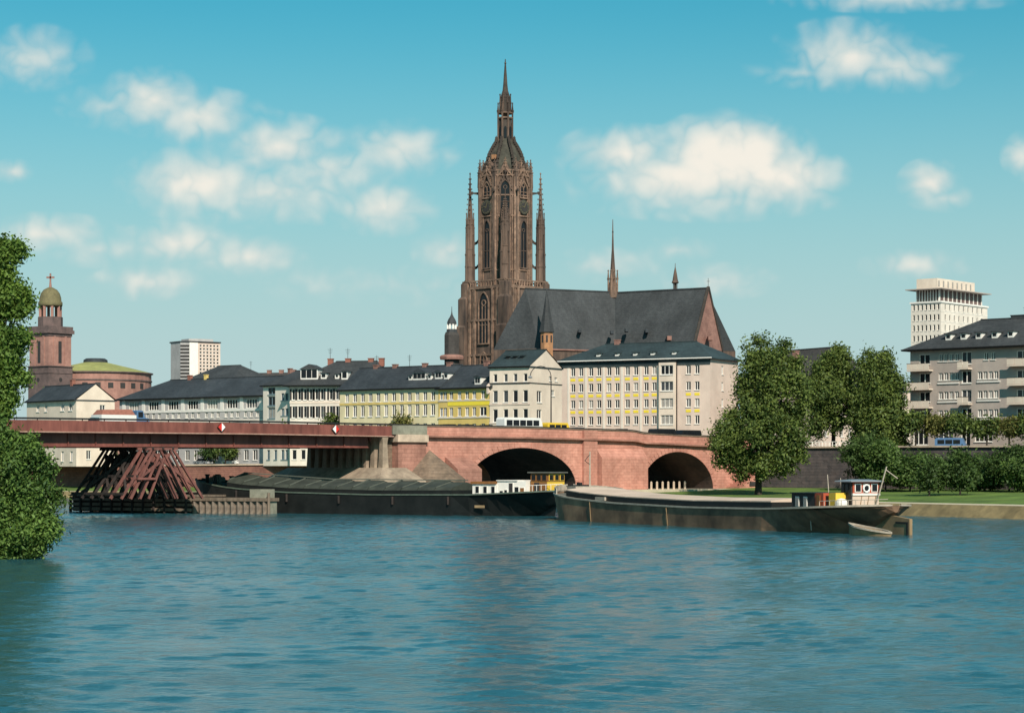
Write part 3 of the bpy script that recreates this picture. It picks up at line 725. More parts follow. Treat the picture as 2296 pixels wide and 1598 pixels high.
class Bld:
    def __init__(s, name, label, px0, Y0, px1, Y1, z0, depth, cat='house', group=None):
        a = Vector((X(px0, Y0), Y0, z0)); b = Vector((X(px1, Y1), Y1, z0)); d = b - a
        s.W = math.hypot(d.x, d.y); s.D = depth; s.px0, s.px1, s.z0 = px0, px1, z0; s.Ym = (Y0 + Y1) / 2; s.a, s.d = a, d
        s.root = thing(name, label, cat, a, math.atan2(d.y, d.x), group)
    def z(s, py, Y=None): return Z(py, Y or s.Ym) - s.z0
    def x(s, px):
        k = (px - CX) / F; t = (k * s.a.y - s.a.x) / (s.d.x - k * s.d.y); return t * s.W
    def row(s, pxs, wpx, py0, py1):
        """window openings centred on photo columns"""
        out = []
        for px in pxs:
            c = s.x(px); h = wpx / 2
            out.append((c - h, c + h, s.z(py1), s.z(py0)))
        return out
    def shell(s, H, ops, wm, right=(), left=(), style='double', fm='frame_white', dark=.62, sides=None, gable=None, rev=.22):
        q = MB(); wall_grid(q, s.W, H, ops, rev)
        MR = Matrix.Translation((s.W, 0, 0)) @ Matrix.Rotation(R(90), 4, 'Z'); ML = Matrix.Translation((0, s.D, 0)) @ Matrix.Rotation(R(-90), 4, 'Z')
        wall_grid(q, s.D, H, list(right), rev, MR); wall_grid(q, s.D, H, list(left), rev, ML)
        q.face([(0, s.D, 0), (s.W, s.D, 0), (s.W, s.D, H), (0, s.D, H)])
        if gable:
            zr = gable
            q.face([(s.W, 0, H), (s.W, s.D, H), (s.W, s.D / 2, zr)]); q.face([(0, 0, H), (0, s.D, H), (0, s.D / 2, zr)])
        s.wall = q.build('wall', wm, s.root)
        s.MR, s.ML = MR, ML
        for o in ops: add_window(s.root, Matrix.Identity(4), *o[:4], style=o[4] if len(o) > 4 else style, fm=fm, dark=dark)
        for o in right: add_window(s.root, MR, *o[:4], style=style, fm=fm, dark=dark)
        for o in left: add_window(s.root, ML, *o[:4], style=style, fm=fm, dark=dark)
    def roof(s, H, zr, rm, il=0.0, ir=0.0, ov=.45, gut='dark_metal', ymid=.5):
        e = ov if il else .12; e2 = ov if ir else .12; D = s.D
        x0, x1, y0, y1 = -e, s.W + e2, -ov, D + ov; ym = D * ymid; t = .22
        A, B, C, E = (x0, y0, H), (x1, y0, H), (x1, y1, H), (x0, y1, H)
        r0, r1 = (x0 + il, ym, zr), (x1 - ir, ym, zr)
        q = MB(); q.face([A, B, r1, r0]); q.face([C, E, r0, r1])
        if il: q.face([E, A, r0])
        if ir: q.face([B, C, r1])
        q.face([(p[0], p[1], p[2] - t) for p in (A, B, C, E)])
        for p, r in ((A, B), (B, C), (C, E), (E, A)): q.face([p, r, (r[0], r[1], r[2] - t), (p[0], p[1], p[2] - t)])
        s.rf = q.build('roof', rm, s.root)
        s.H, s.zr, s.ym, s.y0r = H, zr, ym, y0
        if gut:
            q = MB(); q.tube((x0, y0 - .05, H - .06), (x1, y0 - .05, H - .06), .12, .12, 6); q.build('gutter', gut, s.root)
        q = MB(); q.bar((r0[0], ym, zr + .03), (r1[0], ym, zr + .03), .35, .16); q.build('ridge_cap', rm, s.rf)
    def on_roof(s, z): return s.y0r + (z - s.H) / (s.zr - s.H) * (s.ym - s.y0r)
    def dormer(s, px, wm_, py0, py1, m='frame_white', rm=None, gab=True, nwin=1):
        """small roof window house standing on the front slope"""
        z0, z1 = s.z(py1), s.z(py0); y = s.on_roof(z0) - .05; yb = min(s.ym - .1, s.on_roof(z1 + .3) + .3); x = s.x(px); w = wm_ / 2
        q = MB(); q.box(x - w, x + w, y, yb, z0 - .1, z1); d = q.build('dormer', m, s.root)
        q = MB(); hh = w * .55 if gab else .18
        if gab: q.prism([(x - w - .2, z1 - .02), (x + w + .2, z1 - .02), (x, z1 + hh)], y - .25, yb + .4)
        else: q.box(x - w - .18, x + w + .18, y - .25, yb + .2, z1 + .01, z1 + hh)
        q.build('dormer_roof', rm or s.rf.data.materials[0], d)
        pw = (2 * w - .25) / nwin
        for k in range(nwin):
            q = MB(); a = x - w + .16 + k * pw; q.box(a, a + pw - .1, y - .03, y + .02, z0 + .25, z1 - .12); q.build('pane', 'glass_dark', d)
    def chimney(s, px, py, w=.8, m='brick_red', zb=None):
        x = s.x(px); zt_ = s.z(py); q = MB(); q.box(x - w / 2, x + w / 2, s.ym - .35, s.ym + .35, s.zr - 1.0, zt_); q.box(x - w / 2 - .08, x + w / 2 + .08, s.ym - .43, s.ym + .43, zt_, zt_ + .14)
        q.build('chimney', m, s.root)
    def antenna(s, px, py):
        x = s.x(px); zt_ = s.z(py); q = MB(); q.tube((x, s.ym, s.zr - .3), (x, s.ym, zt_), .05, .035, 5)
        for k in range(3): q.bar((x - .5 + .1 * k, s.ym, zt_ - .3 - .35 * k), (x + .5 - .1 * k, s.ym, zt_ - .3 - .35 * k), .05)
        q.build('antenna', 'dark_metal', s.root)
    def band(s, py, h=.18, pr=.1, m='frame_white', x0=None, x1=None, name='string_course'):
        q = MB(); z = s.z(py); q.box(x0 if x0 is not None else -.05, x1 if x1 is not None else s.W + .05, -pr, .05, z - h / 2, z + h / 2); q.build(name, m, s.root)


# gabled house at the far left
b = Bld('gabled_house', 'low cream house with bright gable wall above the left end of the bridge', 60, 445, 171, 430, 5.9, 8.5)
H, zr = b.z(898, 437), b.z(860, 433)
ops = b.row([85, 103], 1.1, 906, 922) + b.row([140, 158], 1.5, 906, 922) + b.row([80, 100, 120, 140, 160], 1.0, 960, 985) + b.row([80, 100, 120, 140, 160], 1.0, 1012, 1034)
b.shell(H, ops, 'cream', gable=zr - .15, right=[(5.2, 6.4, b.z(922), b.z(909)), (2.2, 3.2, b.z(1030), b.z(1010))]); b.roof(H, zr, 'slate_blue')
b.chimney(120, 852)

# long grey building
b = Bld('quay_building', 'long grey two tier quay building with slate roof left of the stair bay', 268, 455, 592, 428, 5.9, 13)
H, zr = b.z(891), b.z(846)
ops = []
for k in range(7):
    c = 300 + k * 44
    if c > 585: break
    ops += b.row([c], 3.0, 898, 918)
    ops[-1] = ops[-1] + ('multi',)
    ops += b.row([c - 13, c, c + 13], .85, 925, 937)
    ops += b.row([c - 13, c, c + 13], .95, 960, 982) + b.row([c - 12, c + 8], 1.3, 1009, 1032)
b.shell(H, ops, 'grey_wall', dark=.5); b.roof(H, zr, 'slate_blue', il=9, ir=.01, ov=.7)
for k in range(8): px = 278 + k * 44; b.band(907, 2.6, .12, 'frame_white', b.x(px) - .45, b.x(px) + .45, 'pilaster')
b.band(921.5, .42, .1, 'frame_white'); b.band(945, .5, .1, 'white_wall'); b.band(1000, .8, .09, 'cream', name='plinth_band')
b.chimney(372, 838); b.chimney(408, 838, .6, 'yellow_wall')

# hip roofed house behind it and the distant roof row
b = Bld('hip_roofed_house', 'dark hipped slate roof standing up behind the long grey quay building', 412, 525, 524, 515, 6, 14)
H, zr = b.z(852), b.z(817)
b.shell(H, b.row([430, 450, 470, 490, 510], 1.0, 858, 875), 'grey_wall'); b.roof(H, zr, 'slate', il=5, ir=5)
b = Bld('distant_house_row', 'low brownish roof row with small chimneys on the skyline', 505, 610, 740, 600, 6, 11, 'house')
H, zr = b.z(852), b.z(834)
b.shell(H, [], 'rose_dark'); b.roof(H, zr, 'slate_brown', il=.01, ir=.01)
for px in (540, 585, 612, 640): b.chimney(px, 828, 1.2, 'gable_pink')
b.antenna(543, 806)

# stair bay house
b = Bld('stair_bay_house', 'narrow white house with blue glazed stair bay beside the shuttered house', 590, 424, 652, 418, 6, 11)
H, zr = b.z(863), b.z(829)
ops = b.row([634, 643], .95, 882, 898) + b.row([634, 643], .95, 916, 932) + b.row([634, 643], .95, 1008, 1030)
bay = [o + ('multi',) for o in b.row([609], 2.2, 868, 884) + b.row([609], 2.2, 888, 909) + b.row([609], 2.2, 913, 938)] + b.row([602, 618], .9, 1008, 1030)
b.shell(H, ops + bay, 'white_wall', fm='blue_wall', dark=.55); b.roof(H, zr, 'slate', il=3.5, ir=.01)
b.chimney(600, 824, .7, 'gable_pink')

# shuttered white house
b = Bld('shuttered_house', 'white house with dark shutters and overhanging hipped slate roof', 650, 416, 856, 412, 6, 14)
H, zr = b.z(863), b.z(806)
ops = []
for (p0, p1) in ((869, 896), (908, 936)):
    ops += b.row([658, 671, 684, 697, 710, 722, 742, 756], .62, p0 + 2, p1)
ops += b.row([660, 680, 700, 720, 742], .9, 1008, 1030)
b.shell(H, ops, 'white_wall', style='plain', dark=.9); b.roof(H, zr, 'slate', il=8, ir=4, ov=1.1)
sm_ = MB(); sm_.box(0, .36, -.07, 0, 0, 1); sme_ = sm_.mesh('shutter', 'shutter_dark')
for o in ops[:16]:
    for sx in (o[0] - .4, o[1] + .03): place('shutter', sme_, b.root, T(sx, 0, o[2]) @ Matrix.Diagonal((1, 1, o[3] - o[2], 1)))
b.band(902, .35, .08, 'cream')
b.dormer(690, 3.4, 826, 849, rm='slate', nwin=3); b.dormer(722, 1.1, 836, 848, gab=False); b.dormer(770, 1.2, 832, 850, rm='slate'); b.dormer(752, .8, 838, 848, gab=False)
for px in (716, 756, 808, 832): b.chimney(px, 801, 1.0)
b.antenna(715, 775); b.antenna(755, 776)

# long cream house and yellow house on the quay
b = Bld('cream_house', 'long yellowish cream house with dormers behind the light green tree', 762, 402, 985, 388, 6.3, 12)
H, zr = b.z(871), b.z(819)
px_ = [778 + k * 17.5 for k in range(12)]
b.shell(H, b.row(px_, .95, 880, 900) + b.row(px_, .95, 908, 933) + b.row(px_, .95, 950, 975), 'yellow_cream', dark=.55); b.roof(H, zr, 'slate_blue', il=.01, ir=.01)
b.dormer(925, 3.0, 836, 852, nwin=3); b.dormer(967, 1.6, 836, 851, nwin=2); b.dormer(905, .8, 842, 852, gab=False); b.dormer(948, .8, 842, 852, gab=False); b.dormer(985, .9, 840, 852, gab=False)
for px in (795, 838, 905, 960): b.chimney(px, 814, .9, 'gable_pink')
b.antenna(796, 790); b.antenna(870, 792)
b.band(904, .35, .08, 'yellow_wall')

b = Bld('yellow_house', 'bright yellow house with slate roof left of the white gable house', 983, 388, 1100, 380, 6.6, 12)
H, zr = b.z(869), b.z(815)
px_ = [990, 998, 1011.5, 1030, 1047, 1063, 1083]
ops = b.row(px_, .9, 877, 895) + b.row(px_[:6], .9, 913, 933) + b.row([1083], 1.6, 913, 933) + b.row(px_, .9, 950, 972)
b.shell(H, ops, 'yellow_wall', dark=.6); b.roof(H, zr, 'slate_blue', il=.01, ir=.01)
b.band(903, .9, .05, 'yellow_panel', b.x(1004), b.W - .1); b.band(936, .22, .12, 'cream'); b.band(898, .2, .1, 'cream')
fw = MB(); xw = b.x(1099)
fw.loft([[(xw - .35, -.55, H - 1.2), (xw + .1, -.55, H - 1.2), (xw + .1, -.55, H + .25), (xw - .35, -.55, H + .25)], [(xw - .35, b.ym, zr - .8), (xw + .1, b.ym, zr - .8), (xw + .1, b.ym, zr + .5), (xw - .35, b.ym, zr + .5)]])
fw.build('firewall', 'pink_wall', b.root)
b.dormer(1068, 1.4, 846, 862, nwin=2)
b.chimney(1040, 808, .9, 'gable_pink')

# white gable house
b = Bld('gable_house', 'tall white corner house with steep gable facing right beside the yellow house', 1098, 380, 1188, 376, 7, 11.2)
H, zr = b.z(821, 377), b.z(781, 377)
fx = [b.W * t for t in (.14, .40, .64, .89)]
rows = [(838, 856, .75), (875, 902, .95), (917, 946, .95), (962, 985, .95)]
ops = [(c - w / 2, c + w / 2, b.z(p1), b.z(p0), 'plain') for p0, p1, w in rows for c in fx]
right = [(2.4, 4.1, b.z(902), b.z(876)), (2.4, 4.1, b.z(945), b.z(918)), (7.5, 8.6, b.z(886), b.z(872)), (6.6, 7.6, b.z(852), b.z(841)), (8.6, 9.6, b.z(852), b.z(843))]
b.shell(H, ops, 'cream', right=right, gable=zr - .12, dark=.75); b.roof(H, zr, 'slate_teal', ov=.35)
b.band(859, .22, .12, 'shutter_dark'); b.band(906, .25, .1, 'pink_wall'); b.band(948, .25, .1, 'pink_wall')
q = MB(); q.box(b.W - .05, b.W + .12, .0, b.D, b.z(859.5), b.z(858)); q.build('string_course', 'shutter_dark', b.root)
for px in (1120, 1136, 1152): b.dormer(px, .55, 797, 802, 'dark_metal', gab=False)

# long white building
b = Bld('white_apartment_house', 'long white house with yellow window panels under a teal slate roof', 1254, 411, 1592, 396, 7.6, 12.5)
H, zr = b.z(806), b.z(765)
cols = [1284.6, 1302.6, 1325, 1343, 1365.5, 1384, 1407, 1425.7, 1449, 1467]
cr_ = [1543.6, 1563]
rows = [(822, 841), (858, 877), (895.5, 914), (932.5, 951.5), (969, 988)]
ops = []
for p0, p1 in rows: ops += b.row(cols + cr_, .92, p0, p1)
right = [(5.0, 5.9, b.z(p1), b.z(p0)) for p0, p1 in rows]
b.shell(H, ops, 'pink_wall', right=right, dark=.66); b.roof(H, zr, 'slate_teal', il=7, ir=6, ov=.6, gut='frame_white')
for p in (849, 885.7, 922.5):
    for c in cols + ([] if p == 849 else cr_):
        q = MB(); xx = b.x(c); q.box(xx - .5, xx + .5, -.045, .02, b.z(p) - .24, b.z(p) + .24); q.build('spandrel_panel', 'yellow_panel', b.root)
for c in (1275, 1314, 1354, 1395, 1437, 1476):
    q = MB(); xx = b.x(c); q.box(xx - .22, xx + .22, -.09, .02, b.z(990), b.z(822)); q.build('pilaster', 'white_wall', b.root)
q = MB(); q.box(-.05, b.W + .05, -.12, .02, b.z(820.5), b.z(807.5)); q.build('eaves_band', 'slate_teal', b.root)
bay = MB(); x0, x1 = b.x(1481), b.x(1517); bops = [(.35, x1 - x0 - .35, b.z(p1 + 1), b.z(p0 - 1)) for p0, p1 in rows]
Mb = T(x0, -.75, 0); wall_grid(bay, x1 - x0, b.z(815), bops, .22, Mb)
for xx in (x0, x1): bay.face([(xx, -.75, 0), (xx, .02, 0), (xx, .02, b.z(815)), (xx, -.75, b.z(815))])
bay.face([(x0, -.75, b.z(815)), (x1, -.75, b.z(815)), (x1, .02, b.z(815)), (x0, .02, b.z(815))]); bay.build('stair_bay', 'cream', b.root)
for o in bops: add_window(b.root, Mb, *o, style='multi', dark=.45)
for px in (1479.5, 1518.5):
    q = MB(); xx = b.x(px); q.tube((xx, -.2, 0), (xx, -.2, b.z(812)), .1, .1, 6); q.build('downpipe', 'dark_metal', b.root)
for px in (1335, 1377, 1417.5, 1457, 1505): b.dormer(px, .7, 790, 796, 'frame_white', gab=False)
b.chimney(1350, 757, 1.0, 'gable_pink')

# houses behind the trees on the right
b = Bld('tree_hidden_house', 'cream house with long dark roof behind the big lawn tree', 1665, 412, 1835, 392, 8, 12)
H, zr = b.z(845), b.z(781)
px_ = [1680 + k * 17 for k in range(9)]
b.shell(H, sum([b.row(px_, 1.0, p, p + 20) for p in (860, 897, 934, 970)], []), 'pink_wall', dark=.6); b.roof(H, zr, 'slate_brown', il=4, ir=4)
b = Bld('brown_roofed_house', 'beige house with brown roof between the leafy trees and grey apartment block', 1840, 372, 2056, 394, 8, 12)
H, zr = b.z(868, 383), b.z(806, 376)
px_ = [1852 + k * 18 for k in range(11)]
b.shell(H, sum([b.row(px_, 1.0, p, p + 20) for p in (885, 925, 960)], []), 'pink_wall', dark=.6); b.roof(H, zr, 'slate_brown', il=4, ir=6)
b.chimney(1850, 792, 1.0, 'gable_pink')

# grey apartment block at the right
b = Bld('apartment_block', 'grey balconied apartment block with hipped slate roof at the right edge', 2041, 340, 2400, 322, 8.0, 13, 'building')
H, zr = b.z(783, 338), b.z(711, 333)
rowsL = [(791, 808), (834, 851), (877, 894), (919, 936)]
ops = []
for k, (p0, p1) in enumerate(rowsL):
    p0 -= 0; sh_ = -1.5
    wins = [2109, 2121, 2133, 2145, 2197, 2209, 2221, 2233, 2356, 2368, 2380]
    if k == 0: wins = [2109, 2120, 2133, 2145, 2211, 2227, 2356, 2368]
    ops += b.row(wins, .72, p0 + sh_, p1 + sh_)
    ops += [o + ('multi',) for o in b.row([2073], 1.9, p0 + sh_ - 1, p1 + sh_ + 5) + b.row([2167], 1.7, p0 + sh_ - 3, p1 + sh_ + 8) + b.row([2292], 1.9, p0 + sh_ - 1, p1 + sh_ + 5)]
ops += [o + ('multi',) for o in b.row([2064, 2120, 2350], 2.6, 963, 996) + b.row([2205], 3.0, 962, 990) + b.row([2165], 1.6, 958, 1005)]
b.shell(H, ops, 'block_grey', dark=.72); b.roof(H, zr, 'slate', il=9.5, ir=4, ov=1.0)
for p in (856.5, 899, 941): b.band(p, .2, .16, 'frame_white', b.x(2103), b.x(2151)); b.band(p - 1, .2, .16, 'frame_white', b.x(2191), b.x(2243))
def balcony(pa, pb, py, name='balcony'):
    x0, x1 = b.x(pa), b.x(pb); z = b.z(py); q = MB(); q.box(x0, x1, -1.2, .02, z - .18, z); bo = q.build('balcony', 'cream', b.root)
    n = max(2, round((x1 - x0) / 1.1))
    for k in range(n): q = MB(); w = (x1 - x0) / n; q.box(x0 + k * w + .04, x0 + (k + 1) * w - .04, -1.22, -1.16, z + .06, z + .95); q.build('balcony_panel', 'cream', bo)
    q = MB(); q.box(x0, x1, -1.24, -1.14, z + .97, z + 1.04); q.build('balcony_rail', 'dark_metal', bo)
for p in (825, 868, 910): balcony(2042, 2092, p); balcony(2266, 2318, p - 4)
for p in (824, 904): balcony(2155, 2180, p)
for px in (2117, 2151, 2185, 2221, 2257): b.dormer(px, .95, 744, 757, 'frame_white', gab=False)
b.chimney(2240, 704, 3.0, 'slate'); b.antenna(2252, 682)

# office tower behind it
b = Bld('office_tower', 'white office tower with overhanging roof terrace behind the apartment block', 2110, 640, 2214, 662, 8, 22, 'tower')
H = b.z(681, 645)
rows = [685 + 22.8 * k for k in range(5)]
px_ = [2120 + k * 10.2 for k in range(9)]
ops = sum([b.row(px_, .85, p + 2, p + 15) for p in rows], [])
dL = 9.8; b.D = dL
left = [(dL - .55 - k * 1.33 - .64, dL - .55 - k * 1.33, b.z(p + 15), b.z(p + 2)) for p in rows for k in range(7)]
b.shell(H, ops, 'white_wall', left=left, style='plain', dark=.85)
for p in rows: b.band(p + 18.5, .12, .06, 'frame_white')
q = MB(); q.face([(0, 0, H - .02), (b.W, 0, H - .02), (b.W, dL, H - .02), (0, dL, H - .02)]); q.box(-.3, b.W + .3, -.3, dL + .3, H, H + .5); q.build('cornice', 'frame_white', b.root)
q = MB(); z0, z1 = H + .5, b.z(651, 645); q.box(1.2, b.W - 1.6, 1.2, dL - 1.2, z0, z1); q.build('glazed_storey', 'rose_dark', b.root)
for k in range(11): q = MB(); xx = 1.2 + (b.W - 2.8) * k / 10; q.box(xx - .16, xx + .16, 1.0, 1.2, z0, z1); q.build('terrace_post', 'frame_white', b.root)
for k in range(9): q = MB(); yy = 1.3 + (dL - 2.6) * k / 8; q.box(1.0, 1.2, yy - .16, yy + .16, z0, z1); q.build('terrace_post', 'frame_white', b.root)
q = MB(); q.box(-1.6, b.W + .3, -1.2, dL + 1.0, z1, z1 + .28); q.build('roof_slab', 'block_grey', b.root)
q = MB(); q.box(1.5, b.W - 4.2, 2.0, dL - 1.0, z1 + .35, b.z(625, 645)); ph = q.build('penthouse', 'cream', b.root)
for k in range(8): q = MB(); xx = 2.0 + k * (b.W - 6.5) / 8; q.box(xx, xx + .7, 1.9, 2.02, z1 + 1.0, b.z(630, 645)); q.build('pane', 'curtain', ph)

# ------------------------------------------------------------------ far landmarks
def far_church():
    Y = 820; c = Vector((X(113, Y), Y, 8)); s = F / Y
    ch = thing('round_church', 'red sandstone round church with green roof and domed tower at left', 'church', c)
    z = lambda py: Z(py, Y) - 8
    hw = 5.35          # half side; the tower stands corner on
    th = (-38, 52)
    Q = Matrix.Rotation(R(th[1]) , 4, 'Z')
    def sq(mb, h, z0, z1): mb.box(-h, h, -h, h, z0, z1, Q)
    m = MB(); sq(m, hw + .35, 0, z(823)); tb = m.build('tower_base', 'rose_dark', ch)
    m = MB(); sq(m, hw + .75, z(823), z(821)); sq(m, hw + .55, z(838), z(836)); m.build('tower_cornice', 'rose_dark', ch)
    m = MB(); sq(m, hw, z(821), z(749)); tm = m.build('tower_shaft', 'rose_stone', ch)
    m = MB(); sq(m, hw + .25, z(755), z(749)); sq(m, hw + .85, z(749), z(741)); sq(m, hw + .5, z(741), z(733)); m.build('upper_cornice', 'rose_dark', ch)
    for t in (-38, 52):
        for xx in (0,):
            M = FM(t, hw)
            q = MB(); q.box(-.75, .75, -.06, .1, z(815), z(766), M); q.build('louvre', 'shutter_dark', tm)
            for sx in (-2.6, 2.6): q = MB(); q.box(sx - .5, sx + .5, -.22, .02, z(821), z(755), M); q.build('pilaster', 'rose_stone', tm)
        M = FM(t, hw + .35); q = MB(); q.lathe([(.01, -.1), (.75, -.1), (.75, .1), (.01, .1)], 14, M=M @ T(0, 0, z(852)) @ Matrix.Rotation(R(90), 4, 'X')); q.build('round_window', 'shutter_dark', tb)
    m = MB(); m.lathe([(4.6, z(733)), (4.6, z(711))], 8, rot=R(22)); m.build('drum', 'rose_dark', ch)
    q = MB(); q.box(-.45, .45, -.45, .45, z(711), z(686)); me = q.mesh('lantern_column', 'rose_stone')
    for k in range(8): a = R(22 + 45 * k); place('lantern_column', me, ch, T(3.7 * math.cos(a), 3.7 * math.sin(a), 0))
    m = MB(); m.lathe([(4.3, z(687)), (4.5, z(684)), (4.5, z(678)), (4.1, z(676)), (4.0, z(668)), (3.5, z(658)), (2.5, z(650)), (1.2, z(645.5)), (.5, z(644))], 16); m.build('dome', 'copper_old', ch, smooth=True)
    m = MB(); m.lathe([(.55, z(645)), (.3, z(630))], 8); m.box(-.28, .28, -.2, .2, z(632), z(613)); m.box(-1.45, 1.45, -.2, .2, z(624), z(620)); m.build('cross', 'gable_pink', ch)
    rc = (X(212, Y + 22) - c.x, 24.0); rr = 21.0
    m = MB(); m.lathe([(rr, 0), (rr, z(833))], 40, (*rc, 0)); m.build('rotunda_wall', 'rose_stone', ch, smooth=False)
    m = MB(); m.lathe([(rr + .3, z(851)), (rr + .3, z(848))], 40, (*rc, 0)); m.lathe([(rr + .7, z(833)), (rr + .7, z(830.5))], 40, (*rc, 0)); m.build('rotunda_cornice', 'rose_dark', ch)
    m = MB(); m.lathe([(rr + .5, z(830.5)), (rr * .62, z(818)), (rr * .22, z(806))], 40, (*rc, 0)); m.build('rotunda_roof', 'copper_green', ch)
    m = MB(); m.lathe([(rr * .22, z(808)), (rr * .215, z(800)), (rr * .17, z(796.5))], 24, (*rc, 0)); m.build('roof_lantern', 'slate_blue', ch)
    for k in range(12):
        a = R(-90 + (k - 6) * 13); M = FM((k - 6) * 13, rr, (*rc, 0)); q = MB(); q.box(-1.0, 1.0, -.1, .1, z(868), z(856), M); q.build('window', 'shutter_dark', ch)


far_church()

Y = 1250
b = Bld('highrise', 'white and grey gridded highrise far off on the left skyline', 425, 1225, 494, 1236, 8, 16, 'tower')
H = b.z(769, 1230)
rows = [773 + 7.6 * k for k in range(10)]
ops = sum([b.row([450 + k * 7.6 for k in range(6)], 1.25, p, p + 4.2) for p in rows], [])
b.shell(H, ops, 'pink_wall', style='plain', dark=.8, left=[])
q = MB(); q.box(-.1, b.x(443.5), -.25, .1, 0, H + .2); q.build('blank_panel', 'boat_white', b.root)
q = MB(); q.plan([(-4.3, 3), (-.3, -.4), (b.W + .3, -.4), (b.W + .3, 16), (-4.3, 16)], H + .2, H + .9); q.build('flat_roof', 'slate', b.root)
q = MB(); q.plan([(1, 3), (6, .8), (b.W - 4, .8), (b.W - 2, 12), (1, 12)], H + .9, H + 2.3); q.build('roof_house', 'grey_wall', b.root)
q = MB(); q.plan([(-4.0, 3.2), (-.1, .1), (-.1, 15), (-4.0, 15)], 0, H + .15); q.build('side_wing', 'grey_wall', b.root)
for k in range(10): q = MB(); zz = H - 1.2 - k * 1.9; q.face([(-4.05, 3.15, zz - 1.2), (-.12, .0, zz - 1.2), (-.12, .0, zz), (-4.05, 3.15, zz)]); q.build('balcony_strip', 'shutter_dark', b.root)

def old_tower():
    Y = 500; c = Vector((X(1013, Y), Y, 7)); z = lambda py: Z(py, Y) - 7; k = Y / F
    t = thing('slate_tower', 'small slate clad tower with domed lantern left of the cathedral', 'tower', c)
    m = MB(); m.lathe([(17.5 * k, 0), (17.5 * k, z(752)), (15 * k, z(745))], 8, rot=R(22)); m.build('shaft', 'slate_brown', t)
    m = MB(); m.lathe([(28 * k, z(806)), (29 * k, z(800)), (26 * k, z(797)), (18 * k, z(795))], 8, rot=R(22)); m.build('gallery', 'gable_pink', t)
    m = MB(); m.lathe([(13 * k, z(746)), (12 * k, z(738))], 8, rot=R(22)); m.build('lantern_base', 'slate', t)
    q = MB(); q.box(-.2, .2, -.2, .2, z(738), z(727)); me = q.mesh('lantern_post', 'frame_white')
    for j in range(8): a = R(22 + 45 * j); place('lantern_post', me, t, T(9.5 * k * math.cos(a), 9.5 * k * math.sin(a), 0))
    m = MB(); m.lathe([(11.5 * k, z(728)), (11 * k, z(722)), (8.5 * k, z(716)), (5 * k, z(711)), (3 * k, z(707)), (1.8 * k, z(704)), (.9 * k, z(698)), (.5 * k, z(687))], 8, rot=R(22)); m.build('dome', 'slate', t)


old_tower()
# ------------------------------------------------------------------ cathedral
CY = 527.0
CC = Vector((X(1133, CY), CY, 7.0))
cath = thing('cathedral', 'brown sandstone gothic cathedral with tall pinnacled tower and long slate roof', 'cathedral', CC)
cz = lambda py: Z(py, CY) - 7.0
K = CY / F


def pinnacle(mb, x, y, z0, zs, z1, w, crock=True, shrink=.85):
    """square shaft with a small gabled head, then a crocketed spirelet"""
    h = w / 2
    q45 = lambda r, z: [(x + r * math.cos(R(90 * k)), y + r * math.sin(R(90 * k)), z) for k in range(4)]
    mb.loft([q45(h * 1.41, z0), q45(h * 1.41 * shrink, zs)])
    mb.loft([q45(h * 1.41 * 1.12, zs - .1), q45(h * 1.41 * 1.12, zs + .18)])
    mb.loft([q45(h * 1.41 * shrink * .92, zs + .18), q45(.09, z1)])
    for k in range(4):      # gablets on the four sides
        a = R(45 + 90 * k); nx, ny = math.cos(a), math.sin(a); tx_, ty_ = -ny, nx; r = h * shrink
        p = lambda o, t, z: (x + nx * o + tx_ * t, y + ny * o + ty_ * t, z)
        mb.face([p(r * 1.05, -r, zs), p(r * 1.05, r, zs), p(r * 1.05, 0, zs + w * .95)]); mb.face([p(r * 1.05, -r, zs), p(r * .4, 0, zs + w * .7), p(r * 1.05, 0, zs + w * .95)]); mb.face([p(r * 1.05, r, zs), p(r * .4, 0, zs + w * .7), p(r * 1.05, 0, zs + w * .95)])
    if crock:
        n = max(3, int((z1 - zs) / 1.0))
        for j in range(1, n):
            t = j / n; r = h * 1.41 * shrink * .92 * (1 - t) + .09 * t + .1; zz = zs + .18 + (z1 - zs) * t
            for k in range(4):
                a = R(90 * k); c = (x + r * math.cos(a), y + r * math.sin(a)); s = .17 - .06 * t
                mb.loft([[(c[0] - s, c[1], zz), (c[0], c[1] - s, zz), (c[0] + s, c[1], zz), (c[0], c[1] + s, zz)], [(c[0] - s * .3, c[1], zz + .3), (c[0], c[1] - s * .3, zz + .3), (c[0] + s * .3, c[1], zz + .3), (c[0], c[1] + s * .3, zz + .3)]])
    mb.lathe([(.05, z1 - .1), (.2, z1 + .1), (.05, z1 + .3)], 6, (x, y, 0))


def lancet(w, h, n=7):
    """pointed arch outline in x,z with its foot at z=0"""
    s = w * .5; r = w * 1.0; zs = h - math.sqrt(max(.01, r * r - (r - s) ** 2))
    left = [(-s, 0), (-s, zs)]
    a1 = math.acos((r - s) / r)
    arc = [(-s + r - r * math.cos(a1 * k / n), zs + r * math.sin(a1 * k / n)) for k in range(1, n + 1)]
    rt = [(-p[0], p[1]) for p in reversed(arc[:-1])]
    return left + arc + rt + [(s, zs), (s, 0)]


